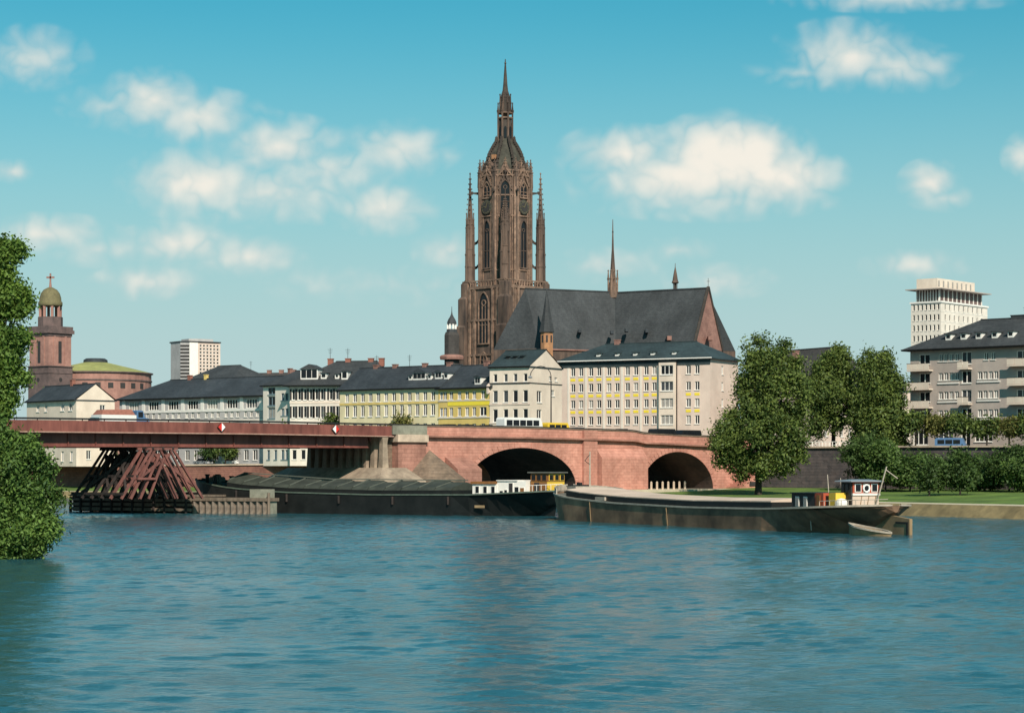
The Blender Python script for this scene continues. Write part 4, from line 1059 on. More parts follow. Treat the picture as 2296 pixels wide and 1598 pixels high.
def gothic_window(parent, M, w, h, lights=2, gable=0.0, m='gothic_pale'):
    out = lancet(w + .5, h + .3); inn = lancet(w, h)
    q = MB(); n = len(inn)
    for k in range(n - 1):
        a, b2, c, d = out[k], out[k + 1], inn[k + 1], inn[k]
        q.loft([[(a[0], -.34, a[1]), (b2[0], -.34, b2[1]), (c[0], -.34, c[1]), (d[0], -.34, d[1])], [(a[0], .02, a[1]), (b2[0], .02, b2[1]), (c[0], .02, c[1]), (d[0], .02, d[1])]])
    for k in range(1, lights): x = -w / 2 + w * k / lights; q.box(x - .1, x + .1, -.2, .0, 0, h * .74)
    q.box(-w / 2 - .3, w / 2 + .3, -.4, .0, -.3, 0)
    for zz in (.36,): q.box(-w / 2, w / 2, -.18, .0, h * zz - .08, h * zz + .08)
    # tracery ring in the head
    if w > 1.5:
        Mr = T(0, -.1, h * .80) @ Matrix.Rotation(R(90), 4, 'X'); ro, ri = w * .25, w * .17
        ring = lambda r, zz: [(r * math.cos(2 * math.pi * k / 12), r * math.sin(2 * math.pi * k / 12), zz) for k in range(12)]
        q.loft([ring(ro, -.08), ring(ri, -.08), ring(ri, .08), ring(ro, .08), ring(ro, -.08)], False, Mr)
    if gable:
        for sx in (-1, 1): q.bar((sx * (w / 2 + .55), -.3, h * .72), (0, -.3, h + gable), .3, .3)
        q.lathe([(.1, 0), (.28, .4), (.1, .8), (.05, 1.2)], 6, (0, -.3, h + gable))
        for j in range(1, 5):
            for sx in (-1, 1): t = j / 5; q.box(sx * (w / 2 + .55) * (1 - t) - .16 + sx * .2, sx * (w / 2 + .55) * (1 - t) + .16 + sx * .2, -.42, -.1, h * .72 + (h * .28 + gable) * t, h * .72 + (h * .28 + gable) * t + .34)
    wo_ = q.build('window', m, parent, M)
    q = MB(); q.prism(inn, -.05, .01); q.build('pane', 'glass_dark', wo_)
    return wo_


# --- square lower stage, standing corner on
HS = 7.05
Q45 = Matrix.Rotation(R(45), 4, 'Z')
z49 = cz(640)
m = MB(); m.box(-HS, HS, -HS, HS, 0, z49 - 1.2, Q45); low = m.build('tower_square_stage', 'gothic', cath)
for zc in (z49 - 1.2, cz(800), cz(723)): m = MB(); m.box(-HS - .3, HS + .3, -HS - .3, HS + .3, zc, zc + .5, Q45); m.build('string_course', 'gothic_pale', low)
m = MB()
for t in (-45, 45, 135, -135):       # parapet of the square stage: posts and rail
    M = FM(t, HS + .2)
    m.box(-HS, HS, -.15, .15, z49 + .55, z49 + .85, M); m.box(-HS, HS, -.12, .12, z49 - .75, z49 - .5, M)
    for k in range(17): xx = -HS + k * 2 * HS / 16; m.box(xx - .13, xx + .13, -.1, .1, z49 - .7, z49 + .6, M)
m.build('balustrade', 'gothic_pale', low)
for t, cols in ((-45, (0,)), (45, (0,))):
    M = FM(t, HS)
    gothic_window(low, M @ T(0, 0, cz(772)), 3.1, cz(660) - cz(772), 3)
    gothic_window(low, M @ T(0, 0, cz(818)), 2.0, 2.6, 2)
    mm = MB()
    for xx in (-5.9, -4.7, -3.0, 3.0, 4.7, 5.9): mm.box(xx - .28, xx + .28, -.42, .05, 8, z49 - 1.2, M)
    for xx in (-3.85, 3.85): mm.box(xx - .12, xx + .12, -.2, .05, 14, z49 - 1.2, M)
    mm.build('wall_shafts', 'gothic_pale', low)
# stepped corner buttresses
for t in (0, 90, -90, 180):
    a = R(t); r = HS * 1.414; dx_, dy_ = math.sin(a), -math.cos(a)
    m = MB()
    for (w0, z0, z1, rr) in ((3.0, 0, cz(735), r - .2), (2.5, cz(735), cz(672), r - .5), (2.1, cz(672), z49 + .2, r - .9)):
        m.box(-w0 / 2, w0 / 2, -w0 / 2, w0 / 2, z0, z1, T(dx_ * rr, dy_ * rr, 0) @ Q45)
        m.loft([[Vector((dx_ * rr, dy_ * rr, z1)) + Q45 @ Vector((sx * w0 / 2, sy * w0 / 2, 0)) for sx, sy in ((-1, -1), (1, -1), (1, 1), (-1, 1))], [Vector((dx_ * rr * .97, dy_ * rr * .97, z1 + 1.6)) + Q45 @ Vector((sx * .15, sy * .15, 0)) for sx, sy in ((-1, -1), (1, -1), (1, 1), (-1, 1))]])
    pinnacle(m, dx_ * (r + .9), dy_ * (r + .9), cz(760), cz(738), cz(700), .8, False)
    m.build('corner_buttress', 'gothic', low)
    # the four tall corner pinnacles beside the octagon
    rp = 79 * K if t in (90, -90) else 78 * K
    m = MB(); x, y = dx_ * rp, dy_ * rp
    top = cz(392) if t in (90, -90) else cz(452)
    q = lambda w, z: [(x + w * math.cos(R(45 * k + 22.5)), y + w * math.sin(R(45 * k + 22.5)), z) for k in range(8)]
    m.loft([q(1.3, z49 - 1), q(1.2, cz(585)), q(1.0, cz(540)), q(.85, cz(505)), q(.48, cz(460)) if t in (90, -90) else q(.6, cz(490)), q(.09, top)])
    for k in range(4):
        a2 = R(90 * k + 45 * (t % 90 == 0)); pinnacle(m, x + 1.2 * math.cos(a2), y + 1.2 * math.sin(a2), z49 - 1, cz(572), cz(528), .5, False)
        pinnacle(m, x + .85 * math.cos(a2 + R(45)), y + .85 * math.sin(a2 + R(45)), cz(560), cz(512), cz(480), .38, False)
    for zc in (cz(600), cz(560), cz(505)): m.loft([q(1.35 * (1.0 if zc < cz(580) else .88 if zc < cz(530) else .72), zc), q(1.35 * (1.0 if zc < cz(580) else .88 if zc < cz(530) else .72), zc + .3)])
    for j in range(9):
        zz = cz(500) + (top - cz(500)) * (j + .5) / 9.5; rr = .85 * (1 - (j + .5) / 9.5) + .12
        for k in range(4): a2 = R(90 * k); m.box(x + rr * math.cos(a2) - .14, x + rr * math.cos(a2) + .14, y + rr * math.sin(a2) - .14, y + rr * math.sin(a2) + .14, zz, zz + .3)
    m.lathe([(.05, top - .1), (.22, top + .15), (.05, top + .5)], 6, (x, y, 0))
    m.build('corner_pinnacle', 'gothic', low)
    # flying arch back to the octagon
    for zc in (cz(600), cz(545)):
        m = MB(); pts = [(dx_ * (rp - (rp - 5.8) * s), dy_ * (rp - (rp - 5.8) * s), zc - .8 * math.sin(math.pi * s) + 1.2 * s) for s in (0, .33, .66, 1)]
        for p, q2 in zip(pts, pts[1:]): m.bar(p, q2, .45, .6)
        m.build('flying_arch', 'gothic_dark', low)

# --- octagon
RI = 5.95
m = MB(); m.lathe([(RI / math.cos(R(22.5)), z49 - 1.5), (RI / math.cos(R(22.5)), cz(400))], 8, rot=R(22.5)); octo = m.build('tower_octagon', 'gothic', cath)
for zc in (cz(612), cz(492), cz(446), cz(402)): m = MB(); m.lathe([(RI * 1.082 + .2, zc), (RI * 1.082 + .35, zc + .18), (RI * 1.082 + .2, zc + .36)], 8, rot=R(22.5)); m.build('string_course', 'gothic_pale', octo)
for k in range(8):
    t = 45 * k; M = FM(t, RI); card = t % 90 == 45
    mm = MB()
    # shafts bundled at the arrises and on the wall
    for xx, w, d in ((-2.3, .42, .5), (2.3, .42, .5), (-1.75, .2, .3), (1.75, .2, .3), (-1.3, .16, .22), (1.3, .16, .22)): mm.box(xx - w / 2, xx + w / 2, -d, .05, z49 - 1, cz(404), M)
    mm.build('wall_shafts', 'gothic_pale', octo)
    if t in (0, 45, 315, 90, 270):
        gothic_window(octo, M @ T(0, 0, cz(604)), 1.9, cz(500) - cz(604), 2, m='gothic')
        if card:
            gothic_window(octo, M @ T(0, 0, cz(448)), 2.2, cz(415) - cz(448), 2, gable=2.2)
            cl = MB(); Mc = M @ T(0, -.32, cz(470)) @ Matrix.Rotation(R(90), 4, 'X')
            cl.lathe([(.01, -.12), (1.62, -.12), (1.75, .0), (1.62, .12), (.01, .12)], 24, M=Mc); clock = cl.build('clock_face', 'gothic_green', octo)
            cl = MB(); cl.lathe([(.01, .121), (1.05, .121), (1.05, .16), (.01, .16)], 20, M=Mc); cl.build('dial_centre', 'shutter_dark', clock)
            cl = MB()
            for j in range(12): a = R(30 * j); cl.box(-.06, .06, 1.2, 1.5, .125, .17, Mc @ Matrix.Rotation(a, 4, 'Z'))
            cl.box(-.07, .07, -.1, 1.15, .17, .22, Mc @ Matrix.Rotation(R(-20), 4, 'Z')); cl.box(-.08, .08, -.1, .8, .17, .22, Mc @ Matrix.Rotation(R(75), 4, 'Z')); cl.build('numerals', 'copper_old', clock)
        else: gothic_window(octo, M @ T(0, 0, cz(485)), 2.0, cz(412) - cz(485), 2, gable=1.6, m='gothic')
for k in range(8):      # arris buttresses ending in pinnacles above the octagon
    a = R(22.5 + 45 * k); r = RI / math.cos(R(22.5)) + .05; x, y = r * math.cos(a), r * math.sin(a)
    m = MB(); m.box(x - .42, x + .42, y - .42, y + .42, z49 - 1, cz(425)); pinnacle(m, x, y, cz(425), cz(392), cz(364), .85); m.build('arris_pinnacle', 'gothic', octo)
for k in range(8):
    M = FM(45 * k, RI + .1); m = MB()
    m.box(-2.4, 2.4, -.12, .12, cz(399) + 1.0, cz(399) + 1.25, M)
    for j in range(9): xx = -2.3 + j * .575; m.box(xx - .09, xx + .09, -.1, .1, cz(400), cz(399) + 1.05, M)
    # crocketed gable over each face
    for sx in (-1, 1): m.bar(M @ Vector((sx * 1.9, -.1, cz(404))), M @ Vector((0, -.1, cz(383))), .26, .3)
    m.lathe([(.06, cz(384)), (.26, cz(381)), (.05, cz(376))], 6, tuple(M @ Vector((0, -.1, 0)))[:2] + (0,))
    m.build('face_gable', 'gothic_pale', octo)
for sx, th in ((-1, -78), (1, 78), (-1, -22), (1, 22)):     # gargoyles
    M = FM(th, 6.4); m = MB(); m.loft([[(-.22, 0, cz(439)), (.22, 0, cz(439)), (.22, 0, cz(433)), (-.22, 0, cz(433))], [(-.12, -1.5, cz(437)), (.12, -1.5, cz(437)), (.12, -1.5, cz(434)), (-.12, -1.5, cz(434))]], True, M); m.box(-.2, .2, -1.9, -1.4, cz(437.5), cz(432), M); m.build('gargoyle', 'gothic_dark', octo)

# --- cupola, lantern, spire
prof = [(5.2, cz(404)), (4.85, cz(392)), (4.5, cz(375)), (3.95, cz(356)), (3.35, cz(344)), (2.65, cz(332.5)), (2.0, cz(323.5)), (1.75, cz(312))]
m = MB(); m.lathe(prof, 8, rot=R(22.5)); cup = m.build('cupola', 'gothic_green', cath)
for k in range(8):
    m = MB(); a = R(22.5 + 45 * k)
    pts = [((r + .1) * math.cos(a), (r + .1) * math.sin(a), z) for r, z in prof]
    for p, q in zip(pts, pts[1:]): m.bar(p, q, .34, .34)
    m.build('cupola_rib', 'gothic_dark', cup)
for k in range(8):
    a = R(22.5 + 45 * k); m = MB()
    for (r0, z0), (r1, z1) in zip(prof[1:], prof[2:]):
        for s in (.25, .75):
            r = r0 + (r1 - r0) * s + .5; z = z0 + (z1 - z0) * s; c = (r * math.cos(a), r * math.sin(a))
            m.box(c[0] - .3, c[0] + .3, c[1] - .3, c[1] + .3, z, z + .6); m.lathe([(.18, z + .6), (.05, z + .95)], 4, (c[0], c[1], 0))
    m.build('crockets', 'gothic_dark', cup)['kind'] = 'stuff'
for k in range(8):     # steep dormer gables at the foot of the cupola, between the arris pinnacles
    M = FM(45 * k, 4.7); m = MB(); m.prism([(-1.1, cz(402)), (1.1, cz(402)), (1.1, cz(386)), (0, cz(366)), (-1.1, cz(386))], -.45, 1.2, M); dg_ = m.build('cupola_gable', 'gothic', cup)
    q = MB(); q.prism(lancet(1.1, 2.2), -.5, -.4, M @ T(0, 0, cz(401))); q.build('gable_opening', 'glass_dark', dg_)
    m = MB(); a = R(45 * k); pinnacle(m, 5.25 * math.cos(a), 5.25 * math.sin(a), cz(404), cz(380), cz(362), .5, True); m.build('cupola_pinnacle', 'gothic_pale', cup)
q = MB(); M = FM(-35, 4.75); q.box(-.55, .55, -.15, .4, cz(362), cz(352), M); q.build('repaired_patch', 'orange_stone', cup)
m = MB(); m.lathe([(1.75, cz(318)), (1.6, cz(268))], 8, rot=R(22.5)); lan = m.build('lantern', 'gothic_dark', cath)
for k in range(8):
    a = R(22.5 + 45 * k); x, y = 1.85 * math.cos(a), 1.85 * math.sin(a); m = MB(); m.box(x - .2, x + .2, y - .2, y + .2, cz(318), cz(253)); pinnacle(m, x, y, cz(253), cz(250), cz(234), .42, False); m.build('lantern_post', 'gothic', lan)
    M = FM(45 * k, 1.66); q = MB(); q.prism(lancet(.6, cz(285) - cz(312)), -.06, .02, M @ T(0, 0, cz(312))); q.build('lantern_opening', 'glass_dark', lan)
m = MB(); m.lathe([(1.95, cz(268)), (2.05, cz(266)), (1.95, cz(264))], 8, rot=R(22.5)); m.lathe([(1.95, cz(256)), (2.05, cz(254)), (1.4, cz(252))], 8, rot=R(22.5)); m.lathe([(.6, cz(266)), (.6, cz(252))], 6); m.build('lantern_ring', 'gothic_pale', lan)
m = MB(); m.lathe([(1.3, cz(254)), (1.22, cz(222)), (1.32, cz(219)), (1.1, cz(215)), (.72, cz(204)), (.55, cz(190)), (.38, cz(168)), (.16, cz(142)), (.1, cz(133))], 8, rot=R(22.5)); sp = m.build('spire', 'gothic_dark', cath)
m = MB()
for k in range(8):
    a = R(22.5 + 45 * k); pinnacle(m, 1.35 * math.cos(a), 1.35 * math.sin(a), cz(252), cz(232), cz(214), .3, False)
for zz, w in ((142, .32), (150, .24)): m.lathe([(.1, cz(zz + 2)), (w, cz(zz)), (.1, cz(zz - 2))], 8)
m.build('spire_finials', 'gothic', sp)

# --- roofs of transept and choir
def L(px, py, Y): v = P(px, py, Y); return v - CC
def gable_wing(A, B, half, zr, ze, rm, name, wall='gothic'):
    """ridge from A to B (plan points); returns the four eave corners"""
    d = (B - A); d.z = 0; d.normalize(); n = Vector((d.y, -d.x, 0))     # n points to the viewer's side for d running to the right
    A3 = Vector((A.x, A.y, zr)); B3 = Vector((B.x, B.y, zr))
    a0 = Vector((A.x, A.y, ze)) + n * half; a1 = Vector((A.x, A.y, ze)) - n * half; b0 = Vector((B.x, B.y, ze)) + n * half; b1 = Vector((B.x, B.y, ze)) - n * half
    q = MB(); q.face([a0, b0, B3, A3]); q.face([b1, a1, A3, B3]); r = q.build(name, rm, cath)
    q = MB()
    for p, s in ((a0, b0), (b0, b1), (b1, a1), (a1, a0)): q.face([(p.x, p.y, 0), (s.x, s.y, 0), (s.x, s.y, ze + .02), (p.x, p.y, ze + .02)])
    q.build('nave_wall', wall, cath)
    return r, d, n, a0, a1, b0, b1, A3, B3


C0 = L(1378, 656, 511); B1 = L(1588, 646, 498); A1 = L(1178, 648, 501)
zr = 39.0; ze = Z(783, 497) - 7
r2, d, n, a0, a1, b0, b1, A3, B3 = gable_wing(C0, B1, 6.9, zr, ze, 'slate', 'choir_roof')
q = MB(); q.face([b0 + d * .02, b1 + d * .02, B3 + d * .02 + Vector((0, 0, .1))]); q.build('choir_gable', 'gable_pink', cath)
q = MB(); q.bar(b0 + Vector((0, 0, .1)) - n * -.1, B3 + Vector((0, 0, .25)), .5, .5); q.bar(b1 + Vector((0, 0, .1)), B3 + Vector((0, 0, .25)), .5, .5); q.build('gable_coping', 'gothic_dark', cath)
# polygonal roof behind the gable
bk = B3 + Vector((-.3, 1.2, -.3)); q = MB(); e0 = b1 + Vector((3.2, 2.0, 0)); e1 = b1 + Vector((-6, 9, 0)); q.face([b1 + Vector((.2, .6, 0)), e0, bk]); q.face([e0, e1, bk]); q.face([e1, A3, bk]); q.build('apse_roof', 'slate', cath)
q = MB(); q.plan([(b1.x + .2, b1.y + .6), (e0.x, e0.y), (e1.x, e1.y)], 0, ze); q.build('apse_wall', 'gothic', cath)
r1, d, n, a0, a1, b0, b1, A3, B3 = gable_wing(A1, C0, 7.2, zr + .15, ze, 'slate', 'nave_roof')
hipl = L(1106, 782, 500); hipl.z = ze
q = MB(); q.face([hipl, a0, A3]); q.face([a1, hipl, A3]); q.build('hip_end', 'slate', cath)
q = MB(); q.face([(hipl.x, hipl.y, 0), (a0.x, a0.y, 0), (a0.x, a0.y, ze), (hipl.x, hipl.y, ze)]); q.build('hip_wall', 'gothic', cath)
q = MB(); q.bar(a0 + n * .2 + Vector((0, 0, -.1)), b0 + n * .2 + Vector((0, 0, -.1)), .3, .3); q.build('eaves_gutter', 'gable_pink', cath)
q = MB(); q.bar(A3, B3, .5, .25); q.bar(C0 + Vector((0, 0, zr - C0.z)), Vector((B1.x, B1.y, zr + .05)), .5, .25); q.build('ridge_line', 'slate', cath)
# small turret at the near corner with its pointed roof
tp = L(1226, 778, 492)
q = MB(); q.lathe([(1.45, 0), (1.45, Z(744, 492) - 7)], 8, (tp.x, tp.y, 0), R(22.5)); tt = q.build('stair_turret', 'orange_stone', cath)
q = MB(); q.lathe([(1.8, Z(744, 492) - 7.1), (1.75, Z(742, 492) - 7), (.9, Z(700, 492) - 7), (.07, Z(648, 492) - 7)], 8, (tp.x, tp.y, 0), R(22.5)); q.build('turret_roof', 'slate', tt)
for th in (-45, 0, 45): M = FM(th, 1.35, (tp.x, tp.y, 0)); q = MB(); q.box(-.22, .22, -.05, .05, Z(768, 492) - 7, Z(752, 492) - 7, M); q.build('slit_window', 'shutter_dark', tt)
# fleche at the crossing
fx_ = L(1374, 655, 511); kf = 511 / F; fz = lambda py: Z(py, 511) - 7
q = MB(); q.lathe([(12.5 * kf, fz(668)), (12 * kf, fz(645)), (10.5 * kf, fz(640)), (8 * kf, fz(632)), (5.4 * kf, fz(600)), (2.6 * kf, fz(560)), (.7 * kf, fz(492))], 8, (fx_.x, fx_.y, 0), R(22.5)); fl_ = q.build('fleche', 'gothic', cath)
for k in range(8):
    a = R(22.5 + 45 * k); q = MB(); x, y = fx_.x + 11 * kf * math.cos(a), fx_.y + 11 * kf * math.sin(a); q.box(x - .16, x + .16, y - .16, y + .16, fz(665), fz(628)); pinnacle(q, x, y, fz(628), fz(625), fz(608), .34, False); q.build('fleche_pinnacle', 'gothic_pale', fl_)
q = MB(); q.lathe([(.05, fz(524)), (.2, fz(521)), (.05, fz(513))], 6, (fx_.x, fx_.y, 0)); q.build('finial', 'gothic_dark', fl_)
# ridge turret on the choir and the gable cross
rt = L(1514, 650, 503); kr = 503 / F; rz = lambda py: Z(py, 503) - 7
q = MB(); q.lathe([(.12, rz(652)), (.12, rz(628))], 6, (rt.x, rt.y, 0))
for k in range(6): a = R(60 * k); q.box(rt.x + .42 * math.cos(a) - .07, rt.x + .42 * math.cos(a) + .07, rt.y + .42 * math.sin(a) - .07, rt.y + .42 * math.sin(a) + .07, rz(653), rz(634))
rto = q.build('ridge_turret', 'gothic_dark', cath)
q = MB(); q.lathe([(.5, rz(636)), (.85, rz(634)), (.62, rz(629)), (.4, rz(615)), (.07, rz(598)), (.05, rz(590))], 8, (rt.x, rt.y, 0)); q.build('turret_spire', 'gothic', rto)
q = MB(); q.tube((B1.x, B1.y, zr), (B1.x, B1.y, zr + 2.2), .06, .05, 5); q.bar((B1.x - .35, B1.y, zr + 1.5), (B1.x + .35, B1.y, zr + 1.5), .08); q.build('gable_cross', 'dark_metal', cath)
# roof hatches on the slopes
for px, py in ((1372, 745), (1405, 740), (1450, 742), (1500, 744), (1545, 740), (1300, 742)):
    v = L(px, py, 500); q = MB(); q.box(v.x - .35, v.x + .35, v.y - 1.4, v.y + 2.5, v.z - .4, v.z + .35); q.build('roof_hatch', 'slate_blue', cath)
for px in (1500, 1592): v = L(px, 758, 495); q = MB(); q.box(v.x - .5, v.x + .5, v.y - 1.5, v.y + 2, v.z - .5, v.z + .4); q.build('roof_dormer', 'gable_pink', cath)
# ------------------------------------------------------------------ barges
def hull_fns(Lh, B, Lb, Ls, sheer, wl_stern):
    def bt_(x):
        if x < Lb: return B * max(.03, 1 - (1 - x / Lb) ** 2.2) ** .62
        if x > Lh - Ls: u = (x - (Lh - Ls)) / Ls; return B * max(.02, 1 - u ** 2.6) ** .6
        return B
    def bl(x):
        Le = Lh - wl_stern
        x2 = x - .9
        if x2 < 0: return .05
        if x2 < Lb: return B * .98 * max(.02, 1 - (1 - x2 / Lb) ** 2.0) ** .75
        if x > Le - Ls * 1.1: u = min(1, (x - (Le - Ls * 1.1)) / (Ls * 1.1)); return B * .98 * max(.012, 1 - u ** 2)
        return B * .98
    return bt_, bl


def barge(name, label, bow, stern, B, sheer, hullm, strakem, deckm, wl_stern=4.0, Lb=8, Ls=8):
    d = stern - bow; Lh = math.hypot(d.x, d.y)
    root = thing(name, label, 'barge', Vector((bow.x, bow.y, 0)), math.atan2(d.y, d.x), 'cargo barges passing the bridge')
    bt_, bl = hull_fns(Lh, B, Lb, Ls, sheer, wl_stern)
    s = lambda x: interp(x / Lh, sheer)
    xs = sorted(set([Lb * (k / 10) ** 1.6 for k in range(11)] + [Lb + (Lh - Lb - Ls) * k / 16 for k in range(17)] + [Lh - Ls * (k / 10) ** 1.4 for k in range(11)]))
    rings = []
    for x in xs:
        zl = -1.2
        u = (x - (Lh - wl_stern - .8)) / (wl_stern + .8)
        if u > 0: zl = -1.2 + (s(x) - .55 + 1.2) * u ** .75
        b0, b1 = bt_(x), bl(x); zm = max(zl + .05, s(x) * .45) if u > 0 else .4
        bm_ = b0 * .35 + b1 * .65
        rings.append([(x, -b0, s(x)), (x, -bm_, min(zm, s(x) - .2)), (x, -b1, zl), (x, b1, zl), (x, bm_, min(zm, s(x) - .2)), (x, b0, s(x))])
    q = MB()
    n = len(rings[0]); idx = [q.pts(r) for r in rings]
    for a, b in zip(idx, idx[1:]):
        for k in range(n - 1): q.f.append((a + k, a + k + 1, b + k + 1, b + k))
    q.f.append(tuple(idx[0] + k for k in range(n))); q.f.append(tuple(idx[-1] + k for k in range(n)))
    q.build('hull', hullm, root)
    # deck a little below the rail, and the rubbing strake
    q = MB()
    for x0, x1 in zip(xs, xs[1:]): q.face([(x0, -bt_(x0) + .03, s(x0) - .18), (x1, -bt_(x1) + .03, s(x1) - .18), (x1, bt_(x1) - .03, s(x1) - .18), (x0, bt_(x0) - .03, s(x0) - .18)])
    q.build('deck', deckm, root)
    for sd in (-1, 1):
        q = MB()
        for x0, x1 in zip(xs, xs[1:]):
            a, b = bt_(x0), bt_(x1)
            ring = lambda x, bb: [(x, sd * (bb - .06), s(x) - .02), (x, sd * (bb + .1), s(x) - .02), (x, sd * (bb + .1), s(x) + .14), (x, sd * (bb - .06), s(x) + .14)]
            q.loft([ring(x0, a), ring(x1, b)], False)
        q.build('rubbing_strake', strakem, root)
    return root, Lh, bt_, s


def cabin_window(parent, x, y, z, w, h, m='glass_dark', fr='boat_white', side=-1):
    """little framed window on a wall that faces -y (side=-1) or +x (side=0)"""
    q = MB()
    if side == -1:
        q.box(x - w / 2 - .07, x + w / 2 + .07, y - .06, y + .02, z - .07, z + h + .07); f = q.build('window', fr, parent)
        q = MB(); q.box(x - w / 2, x + w / 2, y - .08, y - .02, z, z + h); q.build('pane', m, f)
    else:
        q.box(x - .02, x + .06, y - w / 2 - .07, y + w / 2 + .07, z - .07, z + h + .07); f = q.build('window', fr, parent)
        q = MB(); q.box(x + .02, x + .08, y - w / 2, y + w / 2, z, z + h); q.build('pane', m, f)


# --- barge with black hull under the bridge
bow = Vector((X(447, 285.5), 285.5, 0)); stern = Vector((X(1283, 255), 255, 0))
b1_, L1, bt1, s1 = barge('cargo_barge', 'black hulled barge with dark ridged hatches and white deckhouse passing the stone pier', bow, stern, 4.5, [(0, 4.15), (.06, 3.75), (.16, 3.0), (.3, 2.55), (.55, 2.32), (.8, 2.4), (.92, 2.7), (1, 2.95)], 'hull_black', 'strake_green', 'deck_grey', 5.0, 8, 9)
hx0, hx1 = 7.5, L1 - 14.5
q = MB(); q.loft([[(x, -3.4, s1(x) - .18), (x, 3.4, s1(x) - .18), (x, 3.4, s1(x) + .55), (x, -3.4, s1(x) + .55)] for x in (hx0, hx0 + 5, hx0 + 12, hx0 + 20, hx1)]); q.build('hatch_coaming', 'hull_black', b1_)
nh = 14; hw_ = (hx1 - hx0) / nh
for k in range(nh):
    x0 = hx0 + k * hw_; x1 = x0 + hw_ - .12; za, zb = s1(x0) + .56, s1(x1) + .56
    ri = 1.15 if k % 2 == 0 else .95
    q = MB(); q.loft([[(x0, -3.45, za), (x0, 3.45, za), (x0, 3.0, za + .35), (x0, 0, za + ri), (x0, -3.0, za + .35)], [(x1, -3.45, zb), (x1, 3.45, zb), (x1, 3.0, zb + .35), (x1, 0, zb + ri), (x1, -3.0, zb + .35)]]); hc = q.build('hatch_cover', 'hatch_green', b1_)
    q = MB(); q.bar((x0 + .05, -3.1, za + .36), (x0 + .05, 0, za + ri + .05), .12, .12); q.bar((x0 + .05, 0, za + ri + .05), (x0 + .05, 3.1, za + .36), .12, .12); q.build('hatch_batten', 'hatch_edge', hc)
q = MB(); q.bar((hx0, 0, s1(hx0) + 1.78), (hx0 + 14, 0, s1(hx0 + 14) + 1.75), .2, .12); q.bar((hx0 + 14, 0, s1(hx0 + 14) + 1.75), (hx1, 0, s1(hx1) + 1.72), .2, .12); q.build('ridge_beam', 'hatch_edge', b1_)
# bow gear
for x, y in ((2.2, -1.0), (2.2, 1.0), (4.0, -1.6), (4.0, 1.6)):
    q = MB(); q.lathe([(.24, 0), (.24, .9), (.34, .95), (.34, 1.1)], 8, (x, y, s1(x) - .2)); q.build('bollard', 'hull_black', b1_)
q = MB(); q.tube((3.0, -1.2, s1(3) + .3), (3.0, 1.2, s1(3) + .3), .38, .38, 10); q.box(2.5, 3.5, -.2, .2, s1(3) - .2, s1(3) + .9); q.build('windlass', 'deck_grey', b1_)
# white deckhouse: two heights, brown roof over the front part
dx0 = L1 - 11.8; zd = s1(dx0) - .18
q = MB(); q.box(dx0, dx0 + 3.4, -3.0, 1.6, zd, zd + 1.5); dh = q.build('deckhouse', 'boat_white', b1_)
q = MB(); q.box(dx0 - .15, dx0 + 3.35, -3.2, 1.8, zd + 1.5, zd + 1.78); q.build('deckhouse_roof', 'boat_wood', dh)
q = MB(); q.box(dx0 + 3.4, dx0 + 7.3, -2.9, 1.5, zd, zd + 1.85); dh2 = q.build('deckhouse_saloon', 'boat_white', b1_)
q = MB(); q.box(dx0 + 3.36, dx0 + 6.2, -3.05, 1.7, zd + 1.85, zd + 1.95); q.build('saloon_roof', 'boat_white', dh2)
for k in range(3): cabin_window(dh, dx0 + .7 + k * 1.1, -3.0, zd + .45, .45, .75)
cabin_window(dh2, dx0 + 4.0, -2.9, zd + .3, .4, .4); cabin_window(dh2, dx0 + 4.6, -2.9, zd + .25, .35, .55); cabin_window(dh2, dx0 + 5.3, -2.9, zd + .1, .5, 1.5, 'shutter_dark'); cabin_window(dh2, dx0 + 6.1, -2.9, zd + .45, .5, .7); cabin_window(dh2, dx0 + 6.85, -2.9, zd + .15, .5, .9, 'boat_wood')
# wheelhouse in brown and yellow
wx = L1 - 4.3; zw = s1(L1 - 3) + .05
q = MB(); q.box(wx, wx + 2.3, -2.1, 1.55, zw - .3, zw + 1.15); wh = q.build('wheelhouse', 'boat_yellow', b1_)
q = MB(); q.box(wx - .02, wx + 2.32, -2.12, 1.57, zw + 1.15, zw + 2.15); wu = q.build('wheelhouse_upper', 'boat_wood', b1_)
q = MB(); q.box(wx - .3, wx + 2.6, -2.4, 1.85, zw + 2.15, zw + 2.28); q.build('wheelhouse_roof', 'deck_grey', wu)
for k in range(3): cabin_window(wu, wx + .42 + k * .72, -2.12, zw + 1.32, .5, .62, fr='boat_wood')
for k in range(3): cabin_window(wu, wx + 2.32, -1.45 + k * 1.2, zw + 1.32, .75, .62, fr='boat_yellow', side=0)
q = MB(); q.box(wx + .02, wx + 2.2, -2.16, -2.1, zw - .2, zw + 1.12); q.build('side_panel', 'boat_wood', wh)
q = MB(); q.box(wx + .5, wx + 1.2, -2.19, -2.1, zw - .2, zw + 1.05); q.build('door', 'shutter_dark', wh)
wx = L1 - 7.2
q = MB()
for k in range(8):
    x = wx + 3.5 + k * .45; yb = -max(.2, bt1(min(L1 - .1, x)) - .15); q.tube((x, yb, s1(x)), (x, yb, s1(x) + .8), .03, .03, 5)
    if k < 7: x2 = wx + 3.95 + k * .45; y2 = -max(.2, bt1(min(L1 - .1, x2)) - .15); q.tube((x, yb, s1(x) + .8), (x2, y2, s1(x2) + .8), .03, .03, 5)
q.build('stern_rail', 'boat_white', b1_)
